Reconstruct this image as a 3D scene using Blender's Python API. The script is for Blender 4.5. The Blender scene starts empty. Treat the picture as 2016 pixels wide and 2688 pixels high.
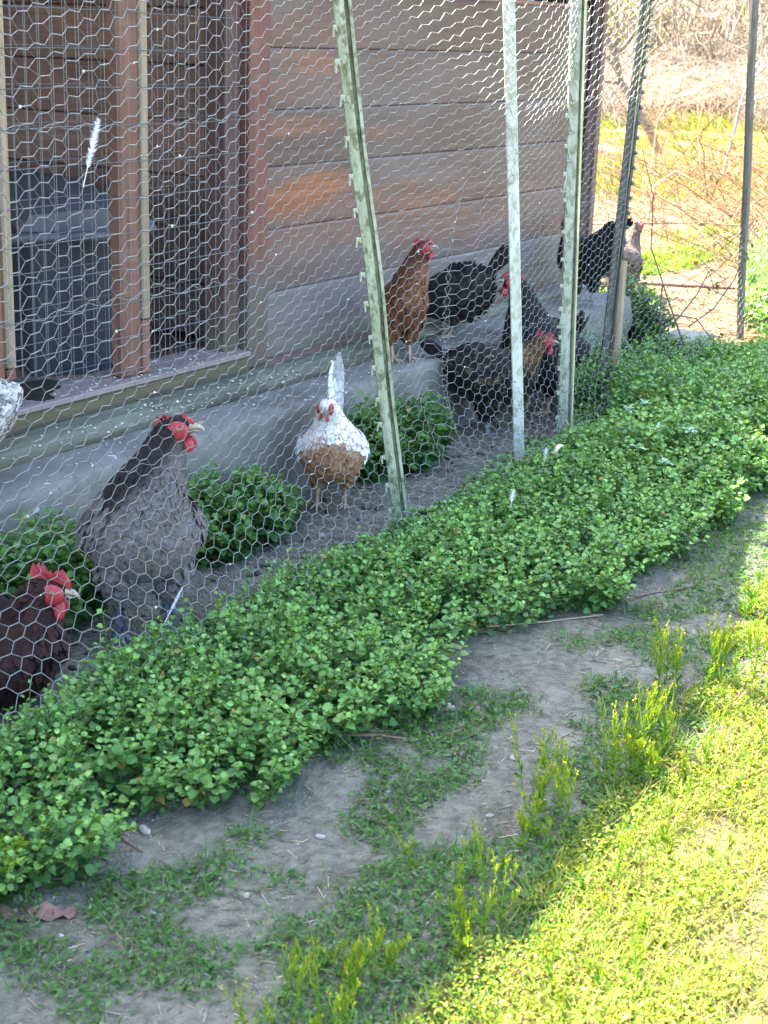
import bpy, math, random
import numpy as np
from mathutils import Vector, Matrix, noise as mnoise

random.seed(7)
RNG = np.random.default_rng(7)
R = math.radians
sc = bpy.context.scene
col = sc.collection

# ------------------------------------------------------------------ camera, sky, sun, exposure
cam_d = bpy.data.cameras.new('camera')
cam = bpy.data.objects.new('camera', cam_d)
col.objects.link(cam)
AZ, TILT, ROLL, CAMH = R(30.8), R(17.2), R(-2.0), 1.40
fw = Vector((math.cos(AZ)*math.cos(TILT), math.sin(AZ)*math.cos(TILT), -math.sin(TILT)))
r0 = fw.cross(Vector((0, 0, 1))).normalized()
u0 = r0.cross(fw)
rt = math.cos(ROLL)*r0 - math.sin(ROLL)*u0
up = math.cos(ROLL)*u0 + math.sin(ROLL)*r0
M = Matrix((rt, up, -fw)).transposed().to_4x4()
M.translation = (0, 0, CAMH)
cam.matrix_world = M
cam_d.sensor_fit = 'VERTICAL'
cam_d.sensor_height = 36.0
cam_d.sensor_width = 27.0
cam_d.lens = 36.0*4040/2688
cam_d.clip_start = 0.05
cam_d.clip_end = 1000
cam_d.dof.use_dof = True
cam_d.dof.focus_distance = 4.2
cam_d.dof.aperture_fstop = 11
sc.camera = cam

TOSUN = Vector((0.05, 1.0, 1.34)).normalized()
world = bpy.data.worlds.new('World')
sc.world = world
world.use_nodes = True
wn = world.node_tree
bg = wn.nodes['Background']
sky = wn.nodes.new('ShaderNodeTexSky')
sky.sky_type = 'NISHITA'
sky.sun_disc = False
sky.sun_elevation = math.asin(TOSUN.z)
sky.sun_rotation = math.atan2(TOSUN.x, TOSUN.y)
sky.air_density = 1.0
sky.dust_density = 3.0
sky.ozone_density = 0.6
wn.links.new(sky.outputs[0], bg.inputs[0])
bg.inputs[1].default_value = 0.15

sun_d = bpy.data.lights.new('sun', 'SUN')
sun_d.energy = 4.3
sun_d.angle = R(0.45)
sun_d.color = (1.0, 0.91, 0.72)
sun = bpy.data.objects.new('sun', sun_d)
col.objects.link(sun)
sun.rotation_euler = TOSUN.to_track_quat('Z', 'Y').to_euler()
sun.location = (2, 6, 9)

sc.view_settings.view_transform = 'Standard'
sc.view_settings.look = 'None'
sc.view_settings.gamma = 1.0
sc.view_settings.use_curve_mapping = False
sc.view_settings.exposure = 3.45
sc.render.engine = 'CYCLES'
sc.cycles.max_bounces = 6
sc.cycles.diffuse_bounces = 3
sc.cycles.transparent_max_bounces = 8

# ------------------------------------------------------------------ tagging helpers
def tag(o, label=None, cat=None, group=None, kind=None):
    if label: o['label'] = label
    if cat: o['category'] = cat
    if group: o['group'] = group
    if kind: o['kind'] = kind
    return o

def empty(name, loc=(0, 0, 0), rz=0.0):
    o = bpy.data.objects.new(name, None)
    o.empty_display_size = 0.1
    o.location = loc
    o.rotation_euler = (0, 0, rz)
    col.objects.link(o)
    return o

def link(name, me, parent=None, loc=None):
    o = bpy.data.objects.new(name, me)
    col.objects.link(o)
    if parent: o.parent = parent
    if loc is not None: o.location = loc
    return o

class Acc:
    """collects vertex / face / colour arrays and builds one mesh"""
    def __init__(s):
        s.v, s.c, s.f3, s.f4, s.n = [], [], [], [], 0
    def add(s, v, f, c=None):
        v = np.asarray(v, float).reshape(-1, 3)
        if c is None: c = np.ones((len(v), 3))
        c = np.asarray(c, float)
        if c.ndim == 1: c = np.tile(c, (len(v), 1))
        f = np.asarray(f, int)
        if len(f):
            if f.shape[1] == 3: s.f3.append(f+s.n)
            else: s.f4.append(f+s.n)
        s.v.append(v); s.c.append(c); s.n += len(v)
    def mesh(s, name, mat, smooth=True):
        me = bpy.data.meshes.new(name)
        V = np.concatenate(s.v); Cc = np.concatenate(s.c)
        f3 = np.concatenate(s.f3) if s.f3 else np.zeros((0, 3), int)
        f4 = np.concatenate(s.f4) if s.f4 else np.zeros((0, 4), int)
        loops = np.concatenate([f3.ravel(), f4.ravel()])
        n3, n4 = len(f3), len(f4)
        starts = np.concatenate([np.arange(n3)*3, n3*3+np.arange(n4)*4])
        me.vertices.add(len(V)); me.vertices.foreach_set('co', V.ravel().astype(np.float32))
        me.loops.add(len(loops)); me.loops.foreach_set('vertex_index', loops.astype(np.int32))
        me.polygons.add(n3+n4); me.polygons.foreach_set('loop_start', starts.astype(np.int32))
        me.polygons.foreach_set('use_smooth', np.full(n3+n4, smooth))
        at = me.color_attributes.new('Col', 'FLOAT_COLOR', 'POINT')
        at.data.foreach_set('color', np.concatenate([Cc, np.ones((len(Cc), 1))], 1).ravel().astype(np.float32))
        me.update(calc_edges=True)
        me.validate()
        me.materials.append(mat)
        return me
    def build(s, name, mat, parent=None, smooth=True, loc=None):
        return link(name, s.mesh(name, mat, smooth), parent, loc)

def unit(a):
    return a/np.maximum(np.linalg.norm(a, axis=-1, keepdims=True), 1e-9)

def tube(acc, pts, rad, sides=6, c=(1, 1, 1), cap=True, flat=1.0):
    pts = np.asarray(pts, float); n = len(pts)
    rad = np.broadcast_to(np.asarray(rad, float), (n,))
    t = np.gradient(pts, axis=0); t = unit(t)
    ref = np.array([0, 0, 1.0]) if abs(t[0][2]) < 0.9 else np.array([1.0, 0, 0])
    a = unit(np.cross(t, ref)); b = np.cross(a, t)
    ang = np.linspace(0, 2*np.pi, sides, endpoint=False)
    V = pts[:, None]+rad[:, None, None]*(np.cos(ang)[None, :, None]*a[:, None]+flat*np.sin(ang)[None, :, None]*b[:, None])
    F = []
    for i in range(n-1):
        for k in range(sides):
            k2 = (k+1) % sides
            F.append((i*sides+k, i*sides+k2, (i+1)*sides+k2, (i+1)*sides+k))
    cc = np.asarray(c, float)
    if cc.ndim == 2: cc = np.repeat(cc, sides, 0)
    acc.add(V.reshape(-1, 3), F, cc)
    if cap:
        for i, sgn in ((0, 1), (n-1, -1)):
            V2 = np.concatenate([V[i], pts[i:i+1]])
            F2 = [(k, (k+1) % sides, sides)[::sgn] for k in range(sides)]
            acc.add(V2, F2, cc[0] if cc.ndim == 2 else cc)

def box(acc, x0, x1, y0, y1, z0, z1, c=(1, 1, 1), bev=0.004):
    """box with chamfered edges"""
    b = min(bev, (x1-x0)*.4, (y1-y0)*.4, (z1-z0)*.4)
    xs, ys, zs = (x0, x1), (y0, y1), (z0, z1)
    V, idx = [], {}
    for i in (0, 1):
        for j in (0, 1):
            for k in (0, 1):
                p = [xs[i], ys[j], zs[k]]
                s = [(-1, 1)[i], (-1, 1)[j], (-1, 1)[k]]
                for ax in range(3):
                    q = list(p)
                    for o in range(3):
                        if o != ax: q[o] -= s[o]*b
                    idx[(i, j, k, ax)] = len(V); V.append(q)
    F = []
    rng = [(0, 0), (1, 0), (1, 1), (0, 1)]
    for ax in range(3):
        o1, o2 = [o for o in range(3) if o != ax]
        for side in (0, 1):
            q = []
            for (a, bb) in rng:
                t = [0, 0, 0]; t[ax] = side; t[o1] = a; t[o2] = bb
                q.append(idx[(*t, ax)])
            flip = (side == 0) ^ (ax == 1)
            F.append(q[::-1] if flip else q)
        for a in (0, 1):
            for bb in (0, 1):
                t0 = [0, 0, 0]; t1 = [0, 0, 0]
                t0[ax] = 0; t1[ax] = 1
                for t in (t0, t1): t[o1] = a; t[o2] = bb
                F.append([idx[(*t0, o1)], idx[(*t1, o1)], idx[(*t1, o2)], idx[(*t0, o2)]])
    acc.add(V, F, c)
    T = [[idx[(i, j, k, ax)] for ax in range(3)] for i in (0, 1) for j in (0, 1) for k in (0, 1)]
    acc.add(V, T, c)

def ellipsoid(acc, c, r, rot=None, seg=10, ring=7, colr=(1, 1, 1)):
    th = np.linspace(0, np.pi, ring); ph = np.linspace(0, 2*np.pi, seg, endpoint=False)
    V = np.stack([np.outer(np.sin(th), np.cos(ph)), np.outer(np.sin(th), np.sin(ph)), np.outer(np.cos(th), np.ones(seg))], -1).reshape(-1, 3)*np.asarray(r)
    if rot is not None: V = V@np.asarray(rot.to_3x3()).T
    F = [(i*seg+k, i*seg+(k+1) % seg, (i+1)*seg+(k+1) % seg, (i+1)*seg+k) for i in range(ring-1) for k in range(seg)]
    acc.add(V+np.asarray(c), F, colr)

def nz(x, y, z=0.0, s=1.0, seed=0.0):
    return mnoise.noise(Vector((x*s+seed, y*s+seed*1.7, z*s)))

def vnoise(x, y, s, seed):
    """cheap vectorised smooth noise, about -1..1"""
    rs = np.random.default_rng(seed)
    out = np.zeros_like(x, float)
    for k in range(7):
        a = rs.uniform(0, 2*np.pi); f = s*rs.uniform(.6, 1.8); p = rs.uniform(0, 6.28)
        g = rs.uniform(0, 6.28)
        out += np.sin(f*(x*np.cos(a)+y*np.sin(a))+p+1.3*np.sin(.7*f*(x*np.cos(a+1.3)+y*np.sin(a+1.3))+g))
    return out/3.2

# ------------------------------------------------------------------ materials
def newmat(name):
    m = bpy.data.materials.new(name); m.use_nodes = True
    nt = m.node_tree; b = nt.nodes['Principled BSDF']
    return m, nt, b

def node(nt, typ, **kw):
    n = nt.nodes.new(typ)
    for k, v in kw.items():
        if k.startswith('i_'):
            n.inputs[int(k[2:]) if k[2:].isdigit() else k[2:]].default_value = v
        else: setattr(n, k, v)
    return n

def mixc(nt, fac, a, b, mode='MIX'):
    n = nt.nodes.new('ShaderNodeMix'); n.data_type = 'RGBA'; n.blend_type = mode
    for sock, val in ((n.inputs[0], fac), (n.inputs[6], a), (n.inputs[7], b)):
        if hasattr(val, 'links') or hasattr(val, 'is_linked'): nt.links.new(val, sock)
        elif isinstance(val, (tuple, list)): sock.default_value = (*val[:3], 1)
        else: sock.default_value = val
    return n.outputs[2]

def ramp(nt, src, p0, p1, v0=0.0, v1=1.0):
    n = nt.nodes.new('ShaderNodeMapRange'); n.clamp = True
    n.interpolation_type = 'SMOOTHSTEP'
    nt.links.new(src, n.inputs[0])
    for i, v in zip((1, 2, 3, 4), (p0, p1, v0, v1)): n.inputs[i].default_value = v
    return n.outputs[0]

def noise_tex(nt, scale, detail=4, rough=.55, vec=None, mapscale=None, loc=(0, 0, 0)):
    n = nt.nodes.new('ShaderNodeTexNoise')
    n.inputs['Scale'].default_value = scale; n.inputs['Detail'].default_value = detail
    n.inputs['Roughness'].default_value = rough
    g = nt.nodes.new('ShaderNodeNewGeometry') if vec is None else None
    v = g.outputs['Position'] if vec is None else vec
    if mapscale or loc != (0, 0, 0):
        m = nt.nodes.new('ShaderNodeMapping')
        m.inputs['Scale'].default_value = mapscale or (1, 1, 1)
        m.inputs['Location'].default_value = loc
        nt.links.new(v, m.inputs[0]); v = m.outputs[0]
    nt.links.new(v, n.inputs['Vector'])
    return n.outputs[0]

def bump(nt, b, h, strength=.3, dist=.01):
    n = nt.nodes.new('ShaderNodeBump'); n.inputs['Strength'].default_value = strength; n.inputs['Distance'].default_value = dist
    nt.links.new(h, n.inputs['Height']); nt.links.new(n.outputs[0], b.inputs['Normal'])

def mat_vcol(name, rough=.6, transl=0.0, noise_amt=.25, nscale=60, spec=.4, tcol=None, sheen=0):
    m, nt, b = newmat(name)
    a = nt.nodes.new('ShaderNodeVertexColor'); a.layer_name = 'Col'
    n = noise_tex(nt, nscale, 3)
    f = ramp(nt, n, .3, .7, 1-noise_amt, 1+noise_amt)
    v = nt.nodes.new('ShaderNodeVectorMath'); v.operation = 'SCALE'
    nt.links.new(a.outputs[0], v.inputs[0]); nt.links.new(f, v.inputs['Scale'])
    nt.links.new(v.outputs[0], b.inputs['Base Color'])
    b.inputs['Roughness'].default_value = rough
    b.inputs['Specular IOR Level'].default_value = spec
    if sheen: b.inputs['Sheen Weight'].default_value = sheen
    if transl > 0:
        t = nt.nodes.new('ShaderNodeBsdfTranslucent')
        tc = mixc(nt, 1.0, v.outputs[0], tcol or (1.25, 1.1, .5), 'MULTIPLY')
        nt.links.new(tc, t.inputs[0])
        mx = nt.nodes.new('ShaderNodeMixShader'); mx.inputs[0].default_value = transl
        nt.links.new(b.outputs[0], mx.inputs[1]); nt.links.new(t.outputs[0], mx.inputs[2])
        nt.links.new(mx.outputs[0], nt.nodes['Material Output'].inputs[0])
    return m

def mat_wood(name, c1, c2, axis='x', stain=None, dirt=None, rough=.75, per_obj=.25, worn=None):
    """grain along one axis; optional stain colour patches; dirt = (colour, z0, z1) splash zone"""
    m, nt, b = newmat(name)
    ms = {'x': (1.2, 30, 30), 'z': (30, 30, 1.2), 'y': (30, 1.2, 30)}[axis]
    oi = nt.nodes.new('ShaderNodeObjectInfo')
    g = nt.nodes.new('ShaderNodeNewGeometry')
    add = nt.nodes.new('ShaderNodeVectorMath'); add.operation = 'ADD'
    cmb = nt.nodes.new('ShaderNodeCombineXYZ')
    sc_ = nt.nodes.new('ShaderNodeMath'); sc_.operation = 'MULTIPLY'; sc_.inputs[1].default_value = 37.0
    nt.links.new(oi.outputs['Random'], sc_.inputs[0])
    for i in range(3): nt.links.new(sc_.outputs[0], cmb.inputs[i])
    nt.links.new(g.outputs['Position'], add.inputs[0]); nt.links.new(cmb.outputs[0], add.inputs[1])
    grain = noise_tex(nt, 2.2, 6, .65, vec=add.outputs[0], mapscale=ms)
    big = noise_tex(nt, 2.0, 4, .6, vec=add.outputs[0])
    base = mixc(nt, ramp(nt, grain, .3, .72), c1, c2)
    if stain:
        base = mixc(nt, ramp(nt, big, .47, .66, 0, .85), base, stain)
    if worn:
        n2 = noise_tex(nt, 5.0, 5, .7, vec=add.outputs[0], loc=(3, 1, 9), mapscale=(.6, 1, 2.2))
        base = mixc(nt, ramp(nt, n2, .52, .68, 0, .7), base, worn)
    if dirt:
        sp = nt.nodes.new('ShaderNodeSeparateXYZ'); nt.links.new(g.outputs['Position'], sp.inputs[0])
        n3 = noise_tex(nt, 6, 4)
        ad = nt.nodes.new('ShaderNodeMath'); ad.operation = 'MULTIPLY_ADD'; ad.inputs[1].default_value = .22
        nt.links.new(n3, ad.inputs[0]); nt.links.new(sp.outputs[2], ad.inputs[2])
        base = mixc(nt, ramp(nt, ad.outputs[0], dirt[1]+.11, dirt[2]+.11, .9, 0), base, dirt[0])
    val = nt.nodes.new('ShaderNodeHueSaturation')
    mr = nt.nodes.new('ShaderNodeMapRange'); nt.links.new(oi.outputs['Random'], mr.inputs[0])
    mr.inputs[3].default_value = 1-per_obj; mr.inputs[4].default_value = 1+per_obj
    nt.links.new(mr.outputs[0], val.inputs['Value']); nt.links.new(base, val.inputs['Color'])
    nt.links.new(val.outputs[0], b.inputs['Base Color'])
    b.inputs['Roughness'].default_value = rough
    bump(nt, b, grain, .35, .004)
    return m

def mat_plain(name, c, c2=None, rough=.6, metal=0.0, nscale=25, spec=.5, bmp=0.0, lo=.4, hi=.65, bd=.003):
    m, nt, b = newmat(name)
    n = noise_tex(nt, nscale, 5, .6)
    nt.links.new(mixc(nt, ramp(nt, n, lo, hi), c, c2 or tuple(x*.7 for x in c)), b.inputs['Base Color'])
    b.inputs['Roughness'].default_value = rough; b.inputs['Metallic'].default_value = metal
    b.inputs['Specular IOR Level'].default_value = spec
    if bmp: bump(nt, b, n, bmp, bd)
    return m

# ------------------------------------------------------------------ ground
def fence_y(x): return 2.06+.065*(x-2)

def ground_z(x, y):
    x = np.asarray(x, float); y = np.asarray(y, float)
    z = .012*vnoise(x, y, 2.2, 3)+.006*vnoise(x, y, 7, 4)+.003*vnoise(x, y, 22, 5)
    r = np.hypot(x, y)
    k = np.clip((r-46)/50, 0, 1)
    z = z+14*k*k*(3-2*k)*np.clip((x+5)/20, 0, 1)
    inside = (x < 7.0) & (y > 2.62)
    return np.where(inside, np.minimum(z, .0)-.01, z)

def graded(a0, a1, step, lo, hi):
    pts = list(np.arange(a0, a1, step)); s = step; x = a1
    while x < hi: pts.append(x); s *= 1.16; x += s
    pts.append(hi); s = step; x = a0; left = []
    while x > lo: s *= 1.16; x -= s; left.append(max(x, lo))
    return np.array(left[::-1]+pts)

gx = graded(1.0, 8.0, .026, -250, 320); gy = graded(.2, 3.0, .026, -250, 320)
GX, GY = np.meshgrid(gx, gy, indexing='ij')
GZ = ground_z(GX, GY)
nx, ny = len(gx), len(gy)
acc = Acc()
ii = (np.arange(nx-1)[:, None]*ny+np.arange(ny-1)[None]).ravel()
acc.add(np.stack([GX, GY, GZ], -1).reshape(-1, 3), np.stack([ii, ii+ny, ii+ny+1, ii+1], 1))

def mat_ground():
    m, nt, b = newmat('soil')
    g = nt.nodes.new('ShaderNodeNewGeometry')
    sp = nt.nodes.new('ShaderNodeSeparateXYZ'); nt.links.new(g.outputs['Position'], sp.inputs[0])
    n1 = noise_tex(nt, 3.0, 6, .6); n2 = noise_tex(nt, 38, 6, .7); n3 = noise_tex(nt, .9, 4, .6); n4 = noise_tex(nt, 150, 3, .6)
    soil = mixc(nt, ramp(nt, n2, .3, .7), (.100, .103, .080), (.215, .222, .175))
    soil = mixc(nt, ramp(nt, n1, .52, .7, 0, .75), soil, (.27, .26, .215))
    soil = mixc(nt, ramp(nt, n1, .45, .3, 0, .6), soil, (.055, .048, .032))
    soil = mixc(nt, ramp(nt, n4, .62, .7, 0, .5), soil, (.30, .28, .22))
    # trodden litter out in the open beyond the coop
    lit = mixc(nt, ramp(nt, n2, .3, .7), (.15, .088, .048), (.33, .225, .135))
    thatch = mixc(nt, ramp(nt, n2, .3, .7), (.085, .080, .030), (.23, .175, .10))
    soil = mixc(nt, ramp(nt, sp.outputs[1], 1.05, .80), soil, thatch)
    far = ramp(nt, sp.outputs[0], 6.9, 7.6)
    base = mixc(nt, far, soil, lit)
    # sparse green growth further out
    gm = nt.nodes.new('ShaderNodeMath'); gm.operation = 'MULTIPLY'
    nt.links.new(ramp(nt, n3, .42, .56), gm.inputs[0]); nt.links.new(ramp(nt, sp.outputs[0], 12.0, 16.0, 0, .85), gm.inputs[1])
    green = mixc(nt, ramp(nt, n2, .35, .65), (.12, .15, .022), (.22, .225, .05))
    base = mixc(nt, gm.outputs[0], base, green)
    nt.links.new(base, b.inputs['Base Color'])
    b.inputs['Roughness'].default_value = .95; b.inputs['Specular IOR Level'].default_value = .15
    hs = nt.nodes.new('ShaderNodeMath'); hs.operation = 'ADD'
    nt.links.new(n2, hs.inputs[0]); nt.links.new(n4, hs.inputs[1])
    bump(nt, b, hs.outputs[0], 1.0, .02)
    return m
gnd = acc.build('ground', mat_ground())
tag(gnd, kind='structure')

# concrete footing running along the coop wall
def footing():
    a = Acc()
    xs = np.arange(.4, 6.63, .03)
    prof = [(2.662, -.05), (2.660, .04), (2.658, .12), (2.660, .19), (2.662, .240), (2.664, .266), (2.672, .276), (2.71, .279), (2.76, .280), (2.84, .282), (3.06, .284)]
    V = []
    for x in xs:
        for (y, z) in prof:
            n1 = nz(x, y, z, 3.0, 2.); n2 = nz(x, y, z, 11.0, 5.)
            rough = 1.0+2.2*max(0, min(1, (x-5.2)/.5))
            zz = z+.006*n1+.004*n2*rough
            if x > 5.4 and z > .25: zz += .022*max(0, nz(x, y, 0, 6.0, 9.))+.012
            n3_ = nz(x, y, z, 26.0, 3.)
            V.append((x, y+(.008*n1+.007*n2*rough+.004*n3_)*(1 if z < .27 else .3), zz+(.003*n3_ if z > .26 else 0)))
    m = len(prof); F = []
    for i in range(len(xs)-1):
        for k in range(m-1):
            F.append((i*m+k, (i+1)*m+k, (i+1)*m+k+1, i*m+k+1))
    a.add(V, F)
    e = len(xs)-1
    a.add([V[e*m+k] for k in range(m)]+[(V[e*m+m-1][0], 3.06, -.05)], [(0, k+1, k) for k in range(1, m-1)]+[(0, m, m-1)])
    mt, nt, b = newmat('concrete')
    n1 = noise_tex(nt, 5, 6, .65); n2 = noise_tex(nt, 55, 4, .6); n3 = noise_tex(nt, 30, 2, .5, loc=(4, 4, 4))
    base = mixc(nt, ramp(nt, n1, .3, .7), (.092, .092, .077), (.172, .170, .150))
    base = mixc(nt, ramp(nt, n2, .5, .72, 0, .45), base, (.10, .098, .09))
    base = mixc(nt, ramp(nt, n3, .70, .74, 0, .8), base, (.45, .44, .42))
    nt.links.new(base, b.inputs['Base Color']); b.inputs['Roughness'].default_value = .9
    bump(nt, b, n2, .5, .004)
    o = a.build('concrete_footing', mt); tag(o, kind='structure')
    a = Acc()
    box(a, 6.78, 7.12, 2.42, 2.62, -.03, .085, bev=.012)
    o = a.build('paving_slab', mt); tag(o, 'grey concrete slab lying in the weeds past the end of the footing', 'slab')
footing()

# ------------------------------------------------------------------ the coop
coop = empty('chicken_coop', (3.0, 4.2, 0))
tag(coop, 'weathered brown timber chicken coop with wire window and horizontal board wall', 'chicken coop')
OFF = Vector((3.0, 4.2, 0))
def cpart(name, a, mat, parent=None, smooth=False):
    o = a.build(name, mat, parent or coop, smooth)
    if parent is None: o.location = -OFF
    return o

W_RED = mat_wood('red_stained_wood', (.13, .058, .038), (.235, .115, .078), 'z', stain=(.17, .072, .045), worn=(.20, .135, .10))
W_TRIM = mat_wood('brown_trim_wood', (.06, .030, .024), (.10, .054, .044), 'z', dirt=((.085, .09, .05), .30, .6))
W_RAW = mat_wood('bare_batten_wood', (.20, .15, .09), (.32, .26, .17), 'z')
W_DARK = mat_wood('dark_inner_wood', (.19, .12, .098), (.32, .215, .175), 'x', stain=(.33, .18, .135), worn=(.20, .19, .155))
W_DARKY = mat_wood('dark_partition_wood', (.17, .105, .084), (.28, .185, .15), 'y', stain=(.30, .16, .12))
W_SILL = mat_wood('sill_wood', (.14, .11, .10), (.21, .18, .17), 'x', worn=(.30, .29, .28))
W_GREEN = mat_wood('mossy_log_wood', (.055, .065, .042), (.135, .145, .105), 'x', worn=(.20, .21, .165))
W_SILLF = mat_wood('mossy_sill_wood', (.085, .075, .038), (.135, .12, .065), 'x', worn=(.09, .10, .055))

def mat_siding():
    m, nt, b = newmat('weathered_siding')
    g = nt.nodes.new('ShaderNodeNewGeometry'); oi = nt.nodes.new('ShaderNodeObjectInfo')
    sp = nt.nodes.new('ShaderNodeSeparateXYZ'); nt.links.new(g.outputs['Position'], sp.inputs[0])
    grain = noise_tex(nt, 2.0, 7, .68, mapscale=(1.0, 26, 26))
    broad = noise_tex(nt, 1.6, 5, .6, mapscale=(.8, 1, 2.4))
    speck = noise_tex(nt, 9, 5, .7, loc=(2, 2, 2))
    base = mixc(nt, ramp(nt, grain, .28, .72), (.060, .038, .031), (.110, .076, .064))
    base = mixc(nt, ramp(nt, broad, .42, .62, 0, .8), base, (.112, .089, .083))
    base = mixc(nt, ramp(nt, speck, .6, .74, 0, .5), base, (.050, .031, .025))
    warm = noise_tex(nt, 1.1, 4, .55, mapscale=(.55, 1, 3.2), loc=(7, 3, 5))
    base = mixc(nt, ramp(nt, warm, .46, .64, 0, .6), base, mixc(nt, ramp(nt, grain, .3, .7), (.105, .048, .030), (.19, .095, .064)))
    # the finish is still fresh and orange in a few streaks
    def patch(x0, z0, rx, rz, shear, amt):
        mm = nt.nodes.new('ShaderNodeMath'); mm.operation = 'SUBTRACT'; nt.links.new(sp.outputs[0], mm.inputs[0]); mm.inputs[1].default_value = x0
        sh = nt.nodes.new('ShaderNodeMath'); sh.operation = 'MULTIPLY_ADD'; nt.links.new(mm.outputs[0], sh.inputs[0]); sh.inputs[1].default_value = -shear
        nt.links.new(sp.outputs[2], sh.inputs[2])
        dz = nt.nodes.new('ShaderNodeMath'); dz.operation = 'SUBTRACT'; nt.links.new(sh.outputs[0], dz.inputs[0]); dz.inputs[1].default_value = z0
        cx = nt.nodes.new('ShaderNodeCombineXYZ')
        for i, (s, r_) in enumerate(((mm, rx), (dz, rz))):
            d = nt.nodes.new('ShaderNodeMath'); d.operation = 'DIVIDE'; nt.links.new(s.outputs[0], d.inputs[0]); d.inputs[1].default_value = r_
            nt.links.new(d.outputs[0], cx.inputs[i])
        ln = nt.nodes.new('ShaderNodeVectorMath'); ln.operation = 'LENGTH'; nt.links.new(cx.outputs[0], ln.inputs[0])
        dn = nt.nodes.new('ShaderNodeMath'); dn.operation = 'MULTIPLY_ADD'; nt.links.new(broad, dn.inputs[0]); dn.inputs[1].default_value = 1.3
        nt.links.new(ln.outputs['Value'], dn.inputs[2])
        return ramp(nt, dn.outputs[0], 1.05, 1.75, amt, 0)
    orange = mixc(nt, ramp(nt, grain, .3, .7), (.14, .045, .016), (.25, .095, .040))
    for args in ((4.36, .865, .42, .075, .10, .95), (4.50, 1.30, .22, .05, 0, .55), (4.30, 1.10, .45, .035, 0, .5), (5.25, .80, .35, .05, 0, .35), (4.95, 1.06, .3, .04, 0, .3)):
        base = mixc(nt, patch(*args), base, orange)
    # splash zone: the lowest board is bleached grey, green at the very bottom
    ad = nt.nodes.new('ShaderNodeMath'); ad.operation = 'MULTIPLY_ADD'; ad.inputs[1].default_value = .12
    nt.links.new(broad, ad.inputs[0]); nt.links.new(sp.outputs[2], ad.inputs[2])
    base = mixc(nt, ramp(nt, ad.outputs[0], .58, .66, .85, 0), base, mixc(nt, ramp(nt, grain, .3, .7), (.085, .079, .078), (.145, .138, .138)))
    base = mixc(nt, ramp(nt, ad.outputs[0], .37, .47, .7, 0), base, (.08, .085, .052))
    hv = nt.nodes.new('ShaderNodeHueSaturation'); mr = nt.nodes.new('ShaderNodeMapRange')
    nt.links.new(oi.outputs['Random'], mr.inputs[0]); mr.inputs[3].default_value = .85; mr.inputs[4].default_value = 1.15
    nt.links.new(mr.outputs[0], hv.inputs['Value']); nt.links.new(base, hv.inputs['Color'])
    nt.links.new(hv.outputs[0], b.inputs['Base Color'])
    b.inputs['Roughness'].default_value = .62
    bump(nt, b, grain, .3, .004)
    return m
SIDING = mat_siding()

seams = [.335, .56, .77, .975, 1.157, 1.352, 1.545, 1.74, 1.94, 2.14, 2.34, 2.54]
# roof edge height over the front wall, falling to the far end
RX = [-3.5, 1.92, 2.87, 3.5, 4.0, 4.4, 5.0, 5.6, 7.28]
RC = [-1.14, -1.185, -1.255, -1.36, -1.59, -1.74, -1.84, -1.87, -1.90]
def roof_z(x): return float(np.interp(x, RX, RC))+1.34*2.72
for z0, z1 in zip(seams[:-1], seams[1:]):
    zm = .5*(z0+z1)
    xr = 6.70
    for x in np.arange(6.70, 4.2, -.05):
        if roof_z(x)-.16 > z1-.05: xr = x; break
    else: continue
    if z1 > 1.8 and xr < 4.5: continue
    a = Acc()
    # shiplap board: flat face, bevelled lip at the top, 6 mm groove
    y0 = 3.0
    prof = [(y0+.010, z0+.0003), (y0+.001, z0+.0006), (y0, z0+.004), (y0-.001, zm), (y0+.001, z1-.012), (y0+.004, z1-.003), (y0+.008, z1-.0012)]
    xs = np.linspace(4.185, xr, 14)
    V = [(x, y+.0015*nz(x, z, 0, 2.0, z0*9), z+.002*nz(x, 0, 0, 1.5, z0*5)) for x in xs for (y, z) in prof]
    m = len(prof)
    F = [(i*m+k, (i+1)*m+k, (i+1)*m+k+1, i*m+k+1) for i in range(len(xs)-1) for k in range(m-1)]
    a.add(V, F)
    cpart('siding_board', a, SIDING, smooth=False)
a = Acc(); box(a, 4.14, 6.80, 3.014, 3.05, .30, 1.56); cpart('wall_backing', a, W_DARK)

def board(name, x0, x1, y0, y1, z0, z1, mat, bev=.004):
    a = Acc(); box(a, x0, x1, y0, y1, z0, z1, bev=bev); return cpart(name, a, mat)
# window posts: red face with a bare batten on the right edge
for (xa, xb) in ((2.58, 2.985), (3.468, 3.552)):
    board('door_post', xa, xb, 2.99, 3.035, .394, 2.3, W_RED)
for xb in (2.987, 3.554):
    board('batten', xb, xb+.034, 2.982, 3.02, .50 if xb < 3 else .56, 2.3, W_RAW)
    board('batten', xb, xb+.034, 2.984, 3.02, .394, .497 if xb < 3 else .557, W_RED)
board('jamb_board', 3.985, 4.065, 3.004, 3.09, .33, 2.2, W_TRIM)
board('trim_board', 4.072, 4.182, 2.972, 3.02, .325, 2.2, W_RED if False else mat_wood('faded_red_trim', (.12, .042, .030), (.19, .082, .060), 'z', dirt=((.105, .09, .075), .55, .75), worn=(.17, .115, .095)))
board('corner_board', 6.705, 6.79, 2.985, 3.03, .33, 1.68, mat_wood('plum_trim', (.03, .016, .017), (.05, .028, .028), 'z'))
board('corner_board', 6.792, 6.838, 2.975, 3.06, .33, 1.68, mat_wood('corner_trim', (.09, .045, .034), (.15, .09, .068), 'z'))
a = Acc(); box(a, 2.4, 4.06, 2.948, 3.12, .374, .392, bev=.004); cpart('sill_board', a, W_SILL)
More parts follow.
